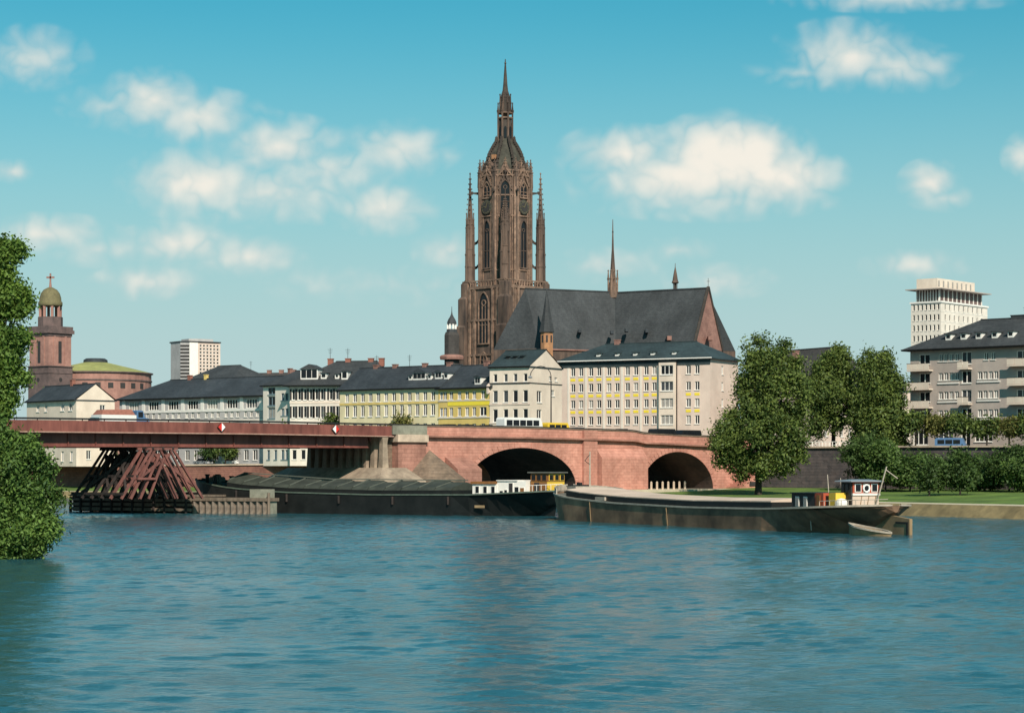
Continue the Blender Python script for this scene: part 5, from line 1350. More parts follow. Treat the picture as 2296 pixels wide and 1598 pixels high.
q = MB(); q.loft([[(L1 - 6.3, -.12, -1), (L1 - 2.6, -.12, -1), (L1 - 2.2, -.12, 1.2), (L1 - 5.6, -.12, 1.2)], [(L1 - 6.3, .12, -1), (L1 - 2.6, .12, -1), (L1 - 2.2, .12, 1.2), (L1 - 5.6, .12, 1.2)]]); q.build('rudder', 'hull_black', b1_)
q = MB(); q.box(L1 - 10.6, L1 - 9.3, -4.36, -4.2, .95, 1.25); q.build('name_board', 'boat_tan', b1_)
for k in range(5): q = MB(); x = 10 + k * 8.0; q.tube((x, -4.62, s1(x) - .15), (x, -4.62, s1(x) - 1.1), .14, .14, 8); q.build('fender_log', 'timber_dark', b1_)

# --- loaded barge in tow
bow = Vector((X(1279, 243), 243, 0)); stern = Vector((X(2009, 184.5), 184.5, 0))
b2_, L2, bt2, s2 = barge('towed_barge', 'long brown hulled barge with pale hatch covers and dark wheelhouse in front of the lawn', bow, stern, 4.3, [(0, 3.05), (.05, 2.8), (.14, 2.35), (.3, 1.98), (.55, 1.8), (.78, 1.9), (.9, 2.15), (1, 2.4)], 'hull_brown', 'strake_pale', 'deck_grey', 5.0, 7.5, 9)
q = MB()
xs_ = [6.5 + (L2 - 20.8) * k / 10 for k in range(11)]
q.loft([[(x, -3.55, s2(x) - .18), (x, 3.55, s2(x) - .18), (x, 3.55, s2(x) + .62), (x, -3.55, s2(x) + .62)] for x in xs_]); q.build('hatch_coaming', 'hull_black', b2_)
nh = 12
for k in range(nh):
    a = 6.5 + (L2 - 20.8) * k / nh; b = 6.5 + (L2 - 20.8) * (k + 1) / nh - .06
    q = MB(); ring = lambda x: [(x, y, s2(x) + .63 + h) for y, h in ((-3.6, 0), (-3.6, .1), (-2.2, .26), (0, .34), (2.2, .26), (3.6, .1), (3.6, 0))]
    q.loft([ring(a), ring(b)]); q.build('hatch_cover', 'hatch_pale', b2_)
# bow: bulwark, windlass, hawse, mast
q = MB()
for sd in (-1, 1):
    pts = [(x, sd * (bt2(x) - .05), s2(x)) for x in (.0, .25, .7, 1.4, 2.4, 3.6, 5.0)]
    for p, r in zip(pts, pts[1:]): q.loft([[(p[0], p[1], p[2] + .1), (p[0], p[1] - sd * .1, p[2] + .1), (p[0], p[1] - sd * .1, p[2] + .75), (p[0], p[1], p[2] + .75)], [(r[0], r[1], r[2] + .1), (r[0], r[1] - sd * .1, r[2] + .1), (r[0], r[1] - sd * .1, r[2] + .7), (r[0], r[1], r[2] + .7)]])
q.build('bulwark', 'strake_pale', b2_)
q = MB(); q.box(3.2, 5.4, -1.9, 1.9, s2(4) - .2, s2(4) + .85); q.build('forward_locker', 'strake_pale', b2_)
q = MB(); q.tube((2.3, -1.1, s2(2) + .45), (2.3, 1.1, s2(2) + .45), .42, .42, 10); q.box(1.9, 2.7, -.15, .15, s2(2) - .2, s2(2) + 1.1); q.build('windlass', 'hull_black', b2_)
q = MB(); q.tube((4.3, .3, s2(4)), (4.3, .3, s2(4) + 4.6), .1, .07, 7); q.build('mast', 'strake_pale', b2_)
q = MB(); q.bar((4.3, .3, s2(4) + 4.3), (4.9, -.6, s2(4) + 3.6), .05); q.bar((4.9, -.6, s2(4) + 3.6), (4.3, .3, s2(4) + 3.2), .05); q.build('mast_stay', 'dark_metal', b2_)
for y in (-1.5, 1.5):
    q = MB(); q.lathe([(.2, 0), (.2, .6), (.3, .65), (.3, .75)], 8, (1.2, y * .5, s2(1) - .1)); q.build('bollard', 'hull_black', b2_)
for x in (14.0, 31.0):
    q = MB(); q.bar((x, -4.4, s2(x) - .1), (x + .12, -4.3, .05), .07); q.build('hull_seam_rib', 'boat_tan', b2_)
q = MB(); q.box(14, 16.2, -3.75, -3.56, s2(15) + .1, s2(15) + .45); q.build('name_board', 'strake_pale', b2_)
# stern cabin, doors and wheelhouse
cx = L2 - 12.3; zd = s2(cx) - .18; y0 = -2.7
q = MB(); q.box(cx, cx + 3.9, y0, .2, zd, zd + 1.55); cb = q.build('stern_cabin', 'shutter_dark', b2_)
q = MB(); q.box(cx - .1, cx + 4.0, y0 - .15, .35, zd + 1.55, zd + 1.65); q.build('cabin_roof', 'hull_black', cb)
for k in range(2): cabin_window(cb, cx + 1.0 + k * 1.35, y0, zd + .5, .46, .72, 'curtain')
q = MB(); q.box(cx + 3.9, cx + 5.3, y0 - .02, .2, zd, zd + 1.62); ps_ = q.build('passage', 'boat_red', b2_)
q = MB(); q.box(cx + 4.25, cx + 4.8, y0 - .08, y0 - .02, zd + .1, zd + 1.45); q.build('door', 'boat_wood', ps_)
q = MB(); q.box(cx + 5.3, cx + 5.9, y0 + .2, .1, zd, zd + 1.4); q.build('locker', 'hull_black', b2_)
q = MB(); q.box(cx + 5.9, cx + 7.0, y0 + .15, -.6, zd, zd + 1.65); q.build('galley', 'boat_yellow', b2_)
q = MB(); q.lathe([(.5, 0), (.5, .75), (.4, .95), (.1, 1.05)], 12, (L2 - 4.7, -2.35, zd + .15)); q.build('water_tank', 'boat_white', b2_)
wx = L2 - 6.0; zw = s2(wx) - .1; wy0, wy1, wl = -1.5, 1.1, 1.7
q = MB(); q.box(wx, wx + wl, wy0, wy1, zw, zw + 1.15); wl_ = q.build('wheelhouse', 'hatch_pale', b2_)
q = MB(); q.box(wx - .05, wx + wl - .1, wy0 - .06, wy1 - .2, zw - .05, zw + 2.3); q.build('wheelhouse_front', 'shutter_dark', wl_)
q = MB(); q.box(wx + .3, wx + wl + .02, wy0 + .02, wy1 + .02, zw + 1.34, zw + 2.3); wu = q.build('wheelhouse_upper', 'boat_red', b2_)
q = MB(); q.box(wx + .3, wx + wl + .1, wy0 - .02, wy1 + .08, zw + 1.16, zw + 1.34); q.build('white_band', 'boat_white', wu)
q = MB(); q.loft([[(wx - .6, wy0 - .4, zw + 2.31), (wx + wl + .4, wy0 - .4, zw + 2.31), (wx + wl + .4, wy1 + .3, zw + 2.31), (wx - .6, wy1 + .3, zw + 2.31)], [(wx - .5, wy0 - .35, zw + 2.4), (wx + wl + .3, wy0 - .35, zw + 2.4), (wx + wl + .3, wy1 + .25, zw + 2.4), (wx - .5, wy1 + .25, zw + 2.4)], [(wx + .2, -.7, zw + 2.52), (wx + 1.2, -.7, zw + 2.52), (wx + 1.2, .4, zw + 2.52), (wx + .2, .4, zw + 2.52)]]); q.build('wheelhouse_roof', 'paint_grey', wu)
for k in range(2): cabin_window(wl_, wx + .35 + k * .62, wy0 - .06, zw + 1.45, .4, .62, fr='hull_black')
for k in range(2): cabin_window(wl_, wx + .35 + k * .62, wy0 - .06, zw + .35, .34, .5, fr='hull_black')
for k in range(3): cabin_window(wu, wx + wl + .02, wy0 + .5 + k * .82, zw + 1.5, .5, .58, side=0)
q = MB(); Mr = T(wx + wl + .14, wy0 + 1.3, zw + 1.75) @ Matrix.Rotation(R(90), 4, 'Y')
for k in range(16): a0_, a1_ = 2 * math.pi * k / 16, 2 * math.pi * (k + 1) / 16; q.tube((.3 * math.cos(a0_), .3 * math.sin(a0_), 0), (.3 * math.cos(a1_), .3 * math.sin(a1_), 0), .08, .08, 6, Mr)
q.build('lifebuoy', 'sign_white', b2_)
for k in range(3): q = MB(); q.bar((wx + wl + .04, wy0 + .7 + k * .7, zw + .1), (wx + wl + .04, wy0 + .9 + k * .7, zw + 1.1), .05); q.build('grab_rail', 'boat_tan', wl_)
q = MB(); q.box(wx + wl + .3, wx + wl + .9, -1.9, 1.6, zw - .05, zw + .25); q.build('stern_bench', 'hull_black', b2_)
q = MB(); q.bar((wx + wl + .2, .6, zw), (wx + wl + .9, 1.3, zw + 3.6), .08); q.build('flagpole', 'strake_pale', b2_)
q = MB(); q.bar((wx + wl + .85, 1.25, zw + 3.35), (wx + wl + 1.2, 2.2, zw + 2.6), .07); q.build('gaff', 'strake_pale', b2_)
for x, y, h in ((cx + 2.6, -.4, 3.2), (cx + 4.4, -.2, 2.9)): q = MB(); q.tube((x, y, zd), (x - .4, y, zd + h), .055, .035, 6); q.build('pole_mast', 'strake_pale', b2_)
q = MB()
for k in range(10):
    x = wx + .4 + k * .6
    if x > L2 - .4: break
    y = -max(.25, bt2(x) - .12); q.tube((x, y, s2(x)), (x, y, s2(x) + .55), .03, .03, 5)
    x2 = min(L2 - .15, x + .6); y2 = -max(.25, bt2(x2) - .12); q.tube((x, y, s2(x) + .55), (x2, y2, s2(x2) + .55), .03, .03, 5)
q.build('stern_rail', 'strake_pale', b2_)
q = MB(); q.loft([[(L2 - 4.6, -.14, -1), (L2 + 2.2, -.14, -1), (L2 + 2.2, -.14, 1.35), (L2 - 2.2, -.14, 1.75), (L2 - 4.2, -.14, 1.2)], [(L2 - 4.6, .14, -1), (L2 + 2.2, .14, -1), (L2 + 2.2, .14, 1.35), (L2 - 2.2, .14, 1.75), (L2 - 4.2, .14, 1.2)]]); rd_ = q.build('rudder', 'boat_tan', b2_)
q = MB(); q.box(L2 + .2, L2 + 2.0, -.2, -.14, .95, 1.1); q.box(L2 + 1.8, L2 + 2.0, -.2, -.14, -.1, .95); q.build('rudder_strap', 'hull_black', rd_)
q = MB(); q.tube((L2 - 8.2, -3.35, s2(L2 - 8) - .1), (L2 - 8.0, -3.3, .2), .05, .05, 5); q.build('mooring_line', 'strake_pale', b2_)

# tow rope sagging from one barge to the next
ra = b1_.matrix_basis @ Vector((L1 - .6, .5, s1(L1 - 1) + .5)); rb = b2_.matrix_basis @ Vector((1.2, -.7, s2(1) + .6))
q = MB(); pts = [ra.lerp(rb, k / 10) - Vector((0, 0, .5 * math.sin(math.pi * k / 10))) for k in range(11)]; q.path(pts, .045, 5)
tag(q.build('tow_rope', 'strake_pale'), 'thin tow rope between the black barge and the brown barge', 'rope')

# dinghy alongside the stern
da, db = Vector((X(1904, 183.5), 183.5, 0)), Vector((X(1998, 180.0), 180.0, 0)); d = db - da; ld = math.hypot(d.x, d.y)
dg = thing('dinghy', 'small white rimmed rowing dinghy lying beside the barge stern', 'dinghy', da, math.atan2(d.y, d.x))
q = MB(); xs_ = [ld * k / 12 for k in range(13)]
bb = lambda x: .75 * max(.03, 1 - abs(2 * x / ld - 1.0) ** 2.6); sh_ = lambda x: .85 - .62 * x / ld + .35 * max(0, .25 - x / ld)
rings = [[(x, -bb(x), sh_(x)), (x, -bb(x) * .7, -.15), (x, bb(x) * .7, -.15), (x, bb(x), sh_(x)), (x, bb(x) - .08, sh_(x) - .02), (x, bb(x) * .55, sh_(x) - .4), (x, -bb(x) * .55, sh_(x) - .4), (x, -bb(x) + .08, sh_(x) - .02)] for x in xs_]
q.loft(rings); q.build('hull', 'boat_tan', dg)
q = MB()
for sd in (-1, 1):
    for x0, x1 in zip(xs_, xs_[1:]): q.bar((x0, sd * bb(x0), sh_(x0) + .04), (x1, sd * bb(x1), sh_(x1) + .04), .16, .14)
q.build('gunwale', 'strake_pale', dg)
for t in (.3, .55, .78): q = MB(); x = ld * t; q.box(x - .12, x + .12, -bb(x) * .8, bb(x) * .8, sh_(x) - .18, sh_(x) - .12); q.build('thwart', 'boat_wood', dg)

# ------------------------------------------------------------------ vehicles
def car(name, label, pos, ang, paint, kind='saloon', group=None):
    o = thing(name, label, 'van' if kind in ('van', 'bus') else 'truck' if kind == 'truck' else 'car', pos, ang, group)
    w = .82
    if kind == 'saloon':
        q = MB(); body = [(-2.05, .32), (-2.1, .62), (-1.95, .82), (-1.2, .88), (-.95, .9), (.75, .92), (1.75, .86), (2.05, .74), (2.1, .4), (2.0, .3)]
        q.loft([[(x, -w, z) for x, z in body], [(x, w, z) for x, z in body]]); q.build('body', paint, o)
        q = MB(); q.loft([[(-1.25, -w + .04, .88), (.85, -w + .04, .9), (.85, w - .04, .9), (-1.25, w - .04, .88)], [(-.85, -w + .2, 1.36), (.3, -w + .2, 1.38), (.3, w - .2, 1.38), (-.85, w - .2, 1.36)]]); q.build('windows', 'glass_dark', o)
        q = MB(); q.box(-.9, .35, -w + .18, w - .18, 1.36, 1.42); q.build('roof', paint, o); ax = (-1.25, 1.3); h = .9
        for sx in (-1, 1): q = MB(); q.lathe([(.02, 0), (.11, 0), (.11, .05), (.02, .05)], 8, M=T(2.08, sx * .55, .62) @ Matrix.Rotation(R(90), 4, 'Y')); q.build('headlight', 'sign_white', o)
    elif kind in ('van', 'bus'):
        l, hh = (2.2, 1.95) if kind == 'van' else (3.6, 2.5)
        q = MB(); body = [(-l, .35), (-l, hh - .25), (-l + .2, hh), (l - .5, hh), (l - .15, hh - .75), (l, .95), (l, .35)]
        q.loft([[(x, -w - .05, z) for x, z in body], [(x, w + .05, z) for x, z in body]]); q.build('body', paint, o); n = 3 if kind == 'van' else 5
        for k in range(n):
            xx = -l + .4 + k * (2 * l - 1.0) / n
            for y in (-w - .07, w + .05): q = MB(); q.box(xx, xx + (2 * l - 1.0) / n - .14, y, y + .02, hh * .55, hh * .86); q.build('window', 'glass_dark', o)
        ax = (-l * .6, l * .62)
    else:
        q = MB(); q.box(-3.4, 1.3, -1.15, 1.15, .75, 1.0); q.build('chassis', 'hull_black', o)
        q = MB(); q.box(-3.5, 1.3, -1.2, 1.2, 1.0, 1.75); q.build('cargo_bed', 'paint_white', o)
        q = MB(); q.loft([[(-3.4, -1.1, 1.75), (1.2, -1.1, 1.75), (1.2, 1.1, 1.75), (-3.4, 1.1, 1.75)], [(-3.0, -.7, 2.35), (.9, -.8, 2.45), (.9, .8, 2.45), (-3.0, .7, 2.35)]]); q.build('load', 'brick_red', o)
        q = MB(); cabp = [(1.45, .6), (1.45, 2.25), (1.6, 2.35), (2.3, 2.3), (2.6, 1.5), (3.2, 1.35), (3.3, .6)]; q.loft([[(x, -1.05, z) for x, z in cabp], [(x, 1.05, z) for x, z in cabp]]); q.build('cab', 'paint_blue', o)
        q = MB(); q.box(1.65, 2.3, -1.08, -1.04, 1.5, 2.15); q.build('cab_window', 'glass_dark', o); ax = (-2.3, 2.4)
    r = .32 if kind != 'truck' else .48
    for xx in ax:
        for y in (-w, w):
            q = MB(); q.lathe([(r * .3, -.1), (r, -.1), (r, .1), (r * .3, .1)], 12, M=T(xx, y, r) @ Matrix.Rotation(R(90), 4, 'X')); wl = q.build('wheel', 'rubber', o)
            q = MB(); q.lathe([(.02, -.11), (r * .55, -.11), (r * .55, .11), (.02, .11)], 10, M=T(xx, y, r) @ Matrix.Rotation(R(90), 4, 'X')); q.build('rim', 'paint_grey', wl)
    return o


def on_bridge(px, lane):
    x = bt(px); v = bw(x + lane * .9, lane); v.z = zt(x) - 1.12 + .01; return v


GB = 'traffic crossing the bridge'
for nm, lab, px, lane, paint, kind, rev in (
        ('truck', 'lorry with red load and blue cab at the left end of the bridge', 258, 3.2, 'paint_white', 'truck', 0),
        ('car', 'teal car just behind the red loaded lorry on the bridge', 206, 3.2, 'paint_teal', 'saloon', 0),
        ('bus', 'white minibus on the bridge below the gable house', 1165, 3.4, 'paint_white', 'bus', 0),
        ('van', 'yellow van on the bridge between gable house and white house', 1245, 3.4, 'paint_yellow', 'van', 0),
        ('car', 'dark car on the bridge just behind the abutment pier', 1008, 3.4, 'paint_black', 'saloon', 0),
        ('car', 'second dark car on the bridge below the yellow house', 1042, 3.4, 'paint_black', 'saloon', 1),
        ('car', 'dark car on the bridge just left of the white minibus', 1092, 3.4, 'paint_black', 'saloon', 0),
        ('car', 'grey car on the bridge just right of the yellow van', 1295, 3.4, 'paint_grey', 'saloon', 1),
        ('car', 'black car over the pier between the two stone arches', 1400, 3.2, 'paint_black', 'saloon', 0),
        ('van', 'black van over the smaller land arch', 1490, 3.2, 'paint_black', 'van', 0),
        ('van', 'black van on the bridge nearest the big lawn tree', 1545, 3.2, 'paint_black', 'van', 1)):
    car(nm, lab, on_bridge(px, lane), BANG + (math.pi if rev else 0), paint, kind, GB)
def sz(px): return interp(-px, [(-t[0], s) for t, s in zip(WALLB, STREET)])
for nm, lab, px, Y, paint, kind, ang in (
        ('van', 'blue van parked before the grey apartment block', 2132, 322, 'paint_blue', 'van', -.35),
        ('car', 'white car parked left of the blue van', 2032, 330, 'paint_white', 'saloon', -.35),
        ('car', 'pale car on the far quay seen through the timber trestle', 205, 447, 'paint_white', 'saloon', -.7),
        ('car', 'white car on the far quay behind the bow of the black barge', 520, 434, 'paint_white', 'saloon', -.7),
        ('car', 'grey car on the far quay between trestle and quay tree', 455, 437, 'paint_grey', 'saloon', -.7)):
    car(nm, lab, Vector((X(px, Y), Y, sz(px) + .03)), ang, paint, kind, 'cars on the quay streets')

# curved street lamp on the bridge and the quay railing
lp = on_bridge(1238, 12.5)
lampo = thing('street_lamp', 'tall curved arm street lamp standing before the gable house', 'lamp', lp, 0)
q = MB(); q.tube((0, 0, 0), (0, 0, 9.0), .11, .07, 8); q.build('post', 'dark_metal', lampo)
q = MB(); pts = [(0 - 1.7 * (1 - math.cos(a)) * .9, 0, 9.0 + 1.5 * math.sin(a)) for a in [math.pi * k / 8 for k in range(9)]]; q.path(pts, .06, 6); q.build('arm', 'dark_metal', lampo)
q = MB(); p = pts[-1]; q.lathe([(.08, .1), (.32, -.12), (.28, -.25), (.05, -.3)], 10, p); q.build('lamp_head', 'paint_grey', lampo)
rl = thing('railing', 'pale railing on top of the quay wall behind the trees', 'railing', (0, 0, 0))
p, q_ = wall_top[2].lerp(wall_top[3], .27), wall_top[2].lerp(wall_top[3], .62)
for j in range(16):
    a = p.lerp(q_, j / 16); c = p.lerp(q_, (j + 1) / 16)
    q = MB(); q.bar(a + Vector((0, 0, .4)), a + Vector((0, 0, 1.45)), .09); q.bar(a + Vector((0, 0, 1.42)), c + Vector((0, 0, 1.42)), .08); q.bar(a + Vector((0, 0, .95)), c + Vector((0, 0, .95)), .05); q.build('rail_section', 'frame_white', rl)
# posts on the paving before the land arch
pm = MB(); pm.box(-.14, .14, -.14, .14, 0, 1.0); pm.lathe([(.2, 1.0), (.1, 1.15)], 4, rot=R(45)); pme = pm.mesh('bollard', 'pale_stone')
for k in range(7):
    v = bw(97.5 + k * 1.15, -2.6, 2.5); o = place('bollard', pme, None, T(*v)); tag(o, ('leftmost', 'second', 'third', 'fourth', 'fifth', 'sixth', 'rightmost')[k] + ' pale bollard, counted from the left, before the land arch', 'bollard', 'bollards before the land arch')
# stone steps by the tree; dark slabs on their face paint the shade of recesses
stp = thing('stone_steps', 'red stone stair block against the wall left of the tree trunk', 'steps', bw(119, -1.2, 2.4), BANG)
for k in range(7): q = MB(); q.box(-3 + k * .75, 4.5, -1.5, 1.2, k * .42, (k + 1) * .42); q.build('step', 'bridge_stone', stp)
q = MB(); q.box(-.9, 2.2, -1.62, -1.5, .5, 1.15); q.box(.3, 2.2, -1.62, -1.5, 1.75, 2.15); q.build('niche_shade', 'shutter_dark', stp)

# ------------------------------------------------------------------ trees
def leaves(name, m, centres, radii, n, size, seed, squash=.8, droop=0.0, hollow=.55):
    """many small leaf sprays spread through overlapping clumps"""
    rng = np.random.default_rng(seed)
    c = np.array(centres, float); r = np.array(radii, float)
    w = r ** 2.0; w /= w.sum()
    ns = max(12, n // 24)                         # leafy sprigs, each a handful of leaves, leave gaps between them
    ks = rng.choice(len(c), ns, p=w)
    ds = rng.normal(size=(ns, 3)); ds /= np.linalg.norm(ds, axis=1, keepdims=True)
    rs_ = hollow + (1 - hollow) * rng.random(ns) ** .6
    rs_ *= 1 + .30 * np.sin(ds[:, 0] * 6 + ks) * np.sin(ds[:, 2] * 5 + 2 * ks) + .15 * rng.normal(size=ns)
    ps = c[ks] + ds * (r[ks] * rs_)[:, None] * np.array([1, 1, squash])
    k = rng.integers(0, ns, n)
    sg = size * (1.3 + 1.3 * rng.random(ns))
    p = ps[k] + rng.normal(size=(n, 3)) * sg[k][:, None] * np.array([1, 1, .8])
    d = ds[k]; rad = rs_[k]
    if droop: p[:, 2] -= droop * rng.random(n) ** 2 * (rad > .7)
    nrm = d + rng.normal(size=(n, 3)) * .75; nrm[:, 2] += .35; nrm /= np.linalg.norm(nrm, axis=1, keepdims=True)
    up = rng.normal(size=(n, 3)); a = np.cross(nrm, up); a /= np.linalg.norm(a, axis=1, keepdims=True); b = np.cross(nrm, a)
    s = size * (.55 + .9 * rng.random(n))[:, None]
    bend = nrm * s * .25
    v = np.stack([p - a * s * .9, p - b * s * .42 + bend, p + a * s * .9, p + b * s * .42 + bend], 1).reshape(-1, 3)
    q = np.arange(4 * n, dtype=np.int32)
    me = bpy.data.meshes.new(name)
    me.vertices.add(len(v)); me.vertices.foreach_set('co', v.astype(np.float32).ravel())
    me.loops.add(4 * n); me.loops.foreach_set('vertex_index', q)
    me.polygons.add(n); me.polygons.foreach_set('loop_start', q[::4].copy())
    me.update(calc_edges=True); me.materials.append(MATS[m])
    return me


def tree(name, label, px, Y, z0, h, w, cb, n, size, m, seed, tr=.35, nl=16, cat='tree', group=None, lobes=None, squash=.85, droop=0, lean=(0, 0), top=.35):
    """h height, w crown width, cb height of the crown's underside, all in metres"""
    rng = random.Random(seed)
    o = thing(name, label, cat, (X(px, Y), Y, z0), 0, group)
    cs, rs = [], []
    if lobes: cs, rs = [l[:3] for l in lobes], [l[3] for l in lobes]
    else:
        for k in range(nl):
            t = (k + .5) / nl; zc = cb + (h - cb) * (.1 + .82 * t)
            env = math.sin(math.pi * min(1, .18 + .82 * t) ** .9) * (1 - top * t) if t < .95 else .12
            rr = w / 2 * max(.12, env); a = rng.uniform(0, 6.283); q_ = rng.uniform(.35, .85) if t < .9 else .15
            r = w * rng.uniform(.14, .22) * (1.1 - .45 * t)
            cs.append((math.cos(a) * (rr - r * .5) * q_ + lean[0] * t, math.sin(a) * (rr - r * .5) * q_, zc)); rs.append(r)
        for sx in (-1, 1): cs.append((sx * w * .3, 0, cb + (h - cb) * rng.uniform(.25, .4))); rs.append(w * .19)
    q = MB(); top_t = Vector((lean[0] * .5, 0, cb + (h - cb) * .55))
    pts = [Vector((0, 0, -.4)), Vector((.05, 0, cb * .5)), Vector((.1 + lean[0] * .1, 0, cb + .1 * (h - cb))), top_t]
    rad = [tr * 1.25, tr, tr * .85, tr * .3]
    for (p, r0), (s_, r1) in zip(zip(pts, rad), zip(pts[1:], rad[1:])): q.tube(p, s_, r0, r1, 8)
    for c, r in zip(cs, rs):
        st = pts[2].lerp(pts[3], rng.random() * .8) if rng.random() < .7 else pts[1].lerp(pts[2], rng.uniform(.5, 1)); e = Vector(c); md = st.lerp(e, .5) + Vector((0, 0, -.12 * (e - st).length))
        q.tube(st, md, tr * .36, tr * .26, 6); q.tube(md, e, tr * .26, tr * .08, 6)
    q.build('trunk', 'bark', o)
    me = leaves('crown', m, cs, rs, n, size, seed, squash, droop); place('crown', me, o)
    return o


def clump_lobes(seed, boxes):
    """lobes scattered in boxes (x0,x1,y0,y1,z0,z1,r0,r1,count)"""
    rng = random.Random(seed); out = []
    for x0, x1, y0, y1, z0, z1, r0, r1, n in boxes:
        for _ in range(n): out.append((rng.uniform(x0, x1), rng.uniform(y0, y1), rng.uniform(z0, z1), rng.uniform(r0, r1)))
    return out


# big lawn tree, lobes following its outline
def px_lobes(px, Y, z0, rows, seed, depth=.8):
    """clumps laid out over a crown's outline: rows of (py, px_left, px_right, clumps, radius px); spread in depth like in width"""
    rng = random.Random(seed); out = []; k = Y / F
    for py, l, r, n, rp in rows:
        half = (r - l) / 2 * k; cx_ = (l + r) / 2
        for j in range(n):
            t = (j + .5) / n * 2 - 1 if n > 1 else 0
            xx = (cx_ - px) * k + t * max(0, half - rp * k * .75); dd = math.sqrt(max(0, 1 - t * t)) * half * depth
            for yy in ((-dd * rng.uniform(.3, .9),), (-dd * rng.uniform(.3, 1), dd * rng.uniform(.2, .9)))[rp > 26]:
                out.append((xx + rng.uniform(-.5, .5), yy, Z(py, Y) - z0 + rng.uniform(-.4, .4), rp * k * rng.uniform(.6, 1.12)))
    return out


z0 = 2.0
lob = px_lobes(1700, 300, z0, [(764, 1692, 1716, 1, 12), (772, 1752, 1774, 1, 12), (776, 1664, 1690, 1, 12), (795, 1660, 1788, 4, 17), (822, 1644, 1806, 5, 20), (850, 1636, 1816, 6, 20), (880, 1630, 1818, 5, 22), (908, 1626, 1816, 5, 22), (935, 1600, 1812, 6, 21), (962, 1584, 1812, 6, 22), (990, 1582, 1812, 6, 22), (1018, 1594, 1806, 6, 21), (1042, 1612, 1790, 5, 19), (1062, 1640, 1765, 4, 13)], 21)
tree('plane_tree', 'tallest tree on the lawn, in front of the right end of the bridge', 1700, 300, z0, 21, 14, 3.4, 40000, .25, 'leaf_plane', 21, .42, lobes=lob, squash=1.05)
z0 = 8.0
lob = px_lobes(1868, 334, z0, [(784, 1858, 1884, 1, 12), (789, 1880, 1898, 1, 11), (808, 1826, 1910, 3, 17), (835, 1810, 1918, 4, 20), (862, 1804, 1922, 4, 20), (890, 1798, 1930, 4, 22), (918, 1802, 1924, 4, 21), (945, 1806, 1910, 4, 19), (965, 1812, 1850, 2, 14)], 22)
tree('plane_tree', 'middle street tree with its bare trunk on the quay wall behind the lawn', 1868, 334, z0, 15, 8, 4.2, 22000, .25, 'leaf_plane', 22, .3, lobes=lob, squash=1.05)
lob = px_lobes(1965, 330, z0, [(792, 1944, 1968, 1, 12), (796, 1972, 1994, 1, 11), (815, 1920, 2004, 3, 18), (840, 1908, 2020, 4, 20), (868, 1900, 2030, 4, 22), (896, 1896, 2036, 5, 22), (924, 1894, 2038, 5, 22), (952, 1894, 2038, 5, 22), (980, 1900, 2032, 5, 21), (1008, 1902, 2022, 4, 20)], 23)
tree('plane_tree', 'broad dense street tree next to the grey apartment block', 1965, 330, z0, 15, 9, 3.0, 31000, .25, 'leaf_plane', 23, .3, lobes=lob, squash=1.05)
# shrubs under the wall
sb = [(1935, 312, 3.0, 8.2, 8.0, 8000, 'dense dark shrub mass below the broad street tree'), (1985, 308, 2.6, 6.6, 6.4, 6500, 'rounded dark shrub behind the wheelhouse of the brown barge'), (2040, 303, 2.6, 5.2, 5.5, 5000, 'dark shrub just left of the two small lawn trees'),
      (2110, 304, 2.6, 5.0, 5.5, 5000, 'dark shrub between the two small lawn trees'), (2195, 300, 2.6, 5.0, 5.5, 5000, 'dark shrub right of the two small lawn trees'), (2262, 296, 2.6, 6.4, 6.0, 6000, 'tall dark shrub at the right edge of the picture'), (2300, 292, 2.6, 5.0, 6.0, 4000, 'low dark shrub cut by the right edge')]
for k, (px, Y, z0, h, w, n, lab) in enumerate(sb):
    rng = random.Random(50 + k)
    lob = [(rng.uniform(-.34, .34) * w, rng.uniform(-.25, .25) * w, rng.uniform(.18, .82) * h, rng.uniform(.16, .25) * w) for _ in range(14)]
    tree('shrub', lab, px, Y, z0, h, w, .5, int(n * 1.5), .23, ('leaf_dark', 'leaf_slope', 'leaf_slope', 'leaf_slope', 'leaf_slope', 'leaf_dark', 'leaf_slope')[k], 60 + k, .12, cat='shrub', group='shrubs under the quay wall', lobes=lob)
for px, Y, h, w, n, lab, sd_ in ((2083, 284, 4.6, 3.4, 2800, 'slender small lawn tree with clear stem, left of the pair', 71), (2152, 284, 6.2, 5.0, 4600, 'bushier small lawn tree, right of the pair', 72)):
    tree('small_tree', lab, px, Y, 1.85, h, w, 1.3, n, .24, 'leaf_dark', sd_, .12, 12, group='small trees on the lawn')
# trimmed plane trees before the apartment block
for k, px in enumerate((2052, 2100, 2160, 2212, 2262, 2310)):
    rng = random.Random(80 + k); w = 3.6; Y = 327 - 1.5 * k
    zc = Z(952, Y) - 8.0
    lob = [(rng.uniform(-1.5, 1.5), rng.uniform(-1, 1), zc + rng.uniform(-.9, .8), rng.uniform(.7, 1.0)) for _ in range(9)]
    tree('pollard_tree', ('trimmed street tree at the left corner of the apartment block', 'trimmed street tree left of the blue van', 'trimmed street tree above the blue van', 'trimmed street tree before the garage of the apartment block', 'trimmed street tree near the right edge', 'trimmed street tree cut by the right edge')[k], px, Y, 8.0, zc + 1, w, zc - 1.2, 2200, .27, ('leaf_plane', 'leaf_yellow', 'leaf_plane')[k % 3], 90 + k, .13, group='trimmed trees before the apartment block', lobes=lob)
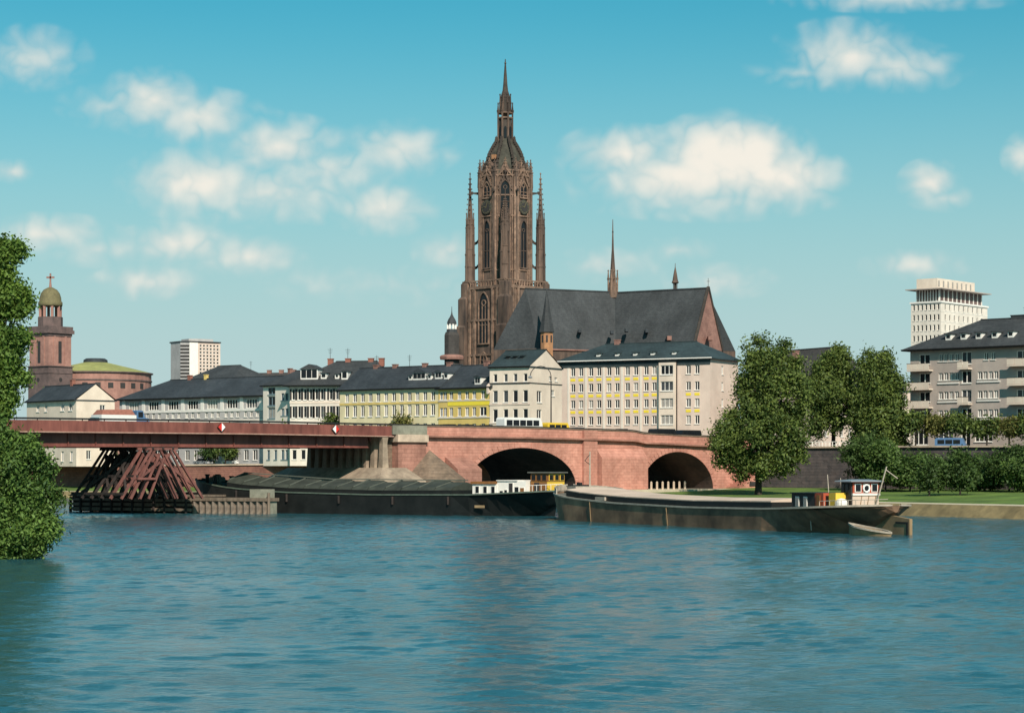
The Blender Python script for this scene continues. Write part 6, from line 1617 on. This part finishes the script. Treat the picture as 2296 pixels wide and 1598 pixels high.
# trees on the far quay
fq = [(905, 392, 6.7, 8.2, 9.5, 5200, .30, 'leaf_yellow', 'loose light green tree before the cream house', 2.6), (655, 420, 6.2, 8.6, 3.4, 1500, .3, 'leaf_bright', 'small bright tree before the shuttered house', 5.5), (742, 412, 6.2, 9.0, 4.6, 2200, .3, 'leaf_plane', 'round dark green tree at the right corner of the shuttered house', 5.3), (785, 408, 6.2, 8.6, 3.0, 1300, .3, 'leaf_plane', 'small round tree before the left end of the cream house', 5.4),
      (505, 432, 5.9, 4.8, 4.2, 2200, .26, 'leaf_plane', 'small quay tree seen below the steel span near the trestle', 1.9), (470, 436, 5.9, 4.4, 3.2, 1300, .26, 'leaf_dark', 'smaller quay tree just left of the tree below the steel span', 2.0), (668, 424, 6.0, 4.6, 5.6, 2600, .26, 'leaf_plane', 'spreading quay tree below the steel span left of the pier', 1.2), (715, 420, 6.0, 4.0, 4.6, 2000, .26, 'leaf_bright', 'low green quay tree hidden partly by the pier', .6),
      (235, 446, 5.9, 4.6, 4.6, 2000, .26, 'leaf_dark', 'quay tree seen behind the timber trestle', 1.5), (150, 448, 5.9, 4.4, 5.0, 2000, .26, 'leaf_plane', 'quay tree between the willow and the trestle', 1.0)]
for k, (px, Y, z0, h, w, n, sz_, mm, lab, cb) in enumerate(fq):
    tree('quay_tree', lab, px, Y, z0, h, w, cb, n, sz_, mm, 120 + k, .14, 10, group='trees along the far quay')
# tall tree and overhanging willow at the left edge
Yw = 138.0; z0 = 1.2
lob = px_lobes(-40, Yw, z0, [(530, -30, 20, 1, 20), (548, 10, 44, 1, 13), (570, -50, 62, 3, 20), (605, -60, 48, 3, 22), (645, -70, 84, 4, 20), (672, -70, 66, 4, 20), (700, -80, 70, 4, 22), (745, -80, 76, 4, 22), (785, -80, 46, 3, 24), (820, -90, 60, 4, 22), (850, -90, 64, 4, 22), (890, -90, 36, 4, 22), (925, -90, 34, 4, 20)], 31, .5)
tree('poplar_tree', 'tall leafy tree filling the upper left edge', -40, Yw + 3, z0, 21, 8, 4, 60000, .15, 'leaf_bright', 31, .35, lobes=lob)
lob = px_lobes(-20, Yw, z0, [(946, -80, 34, 3, 20), (975, -90, 68, 5, 22), (1005, -90, 104, 5, 24), (1040, -90, 124, 6, 24), (1072, -90, 126, 6, 24), (1104, -90, 140, 6, 24), (1136, -90, 142, 6, 24), (1168, -90, 146, 6, 24), (1200, -90, 128, 6, 24), (1230, -80, 104, 5, 22), (1246, -80, 84, 4, 14)], 32, .6)
tree('willow', 'bushy willow hanging over the water at the lower left edge', -20, Yw - 2, .9, 9, 7, 1.0, 75000, .14, 'leaf_willow', 32, .3, lobes=lob, droop=.6)
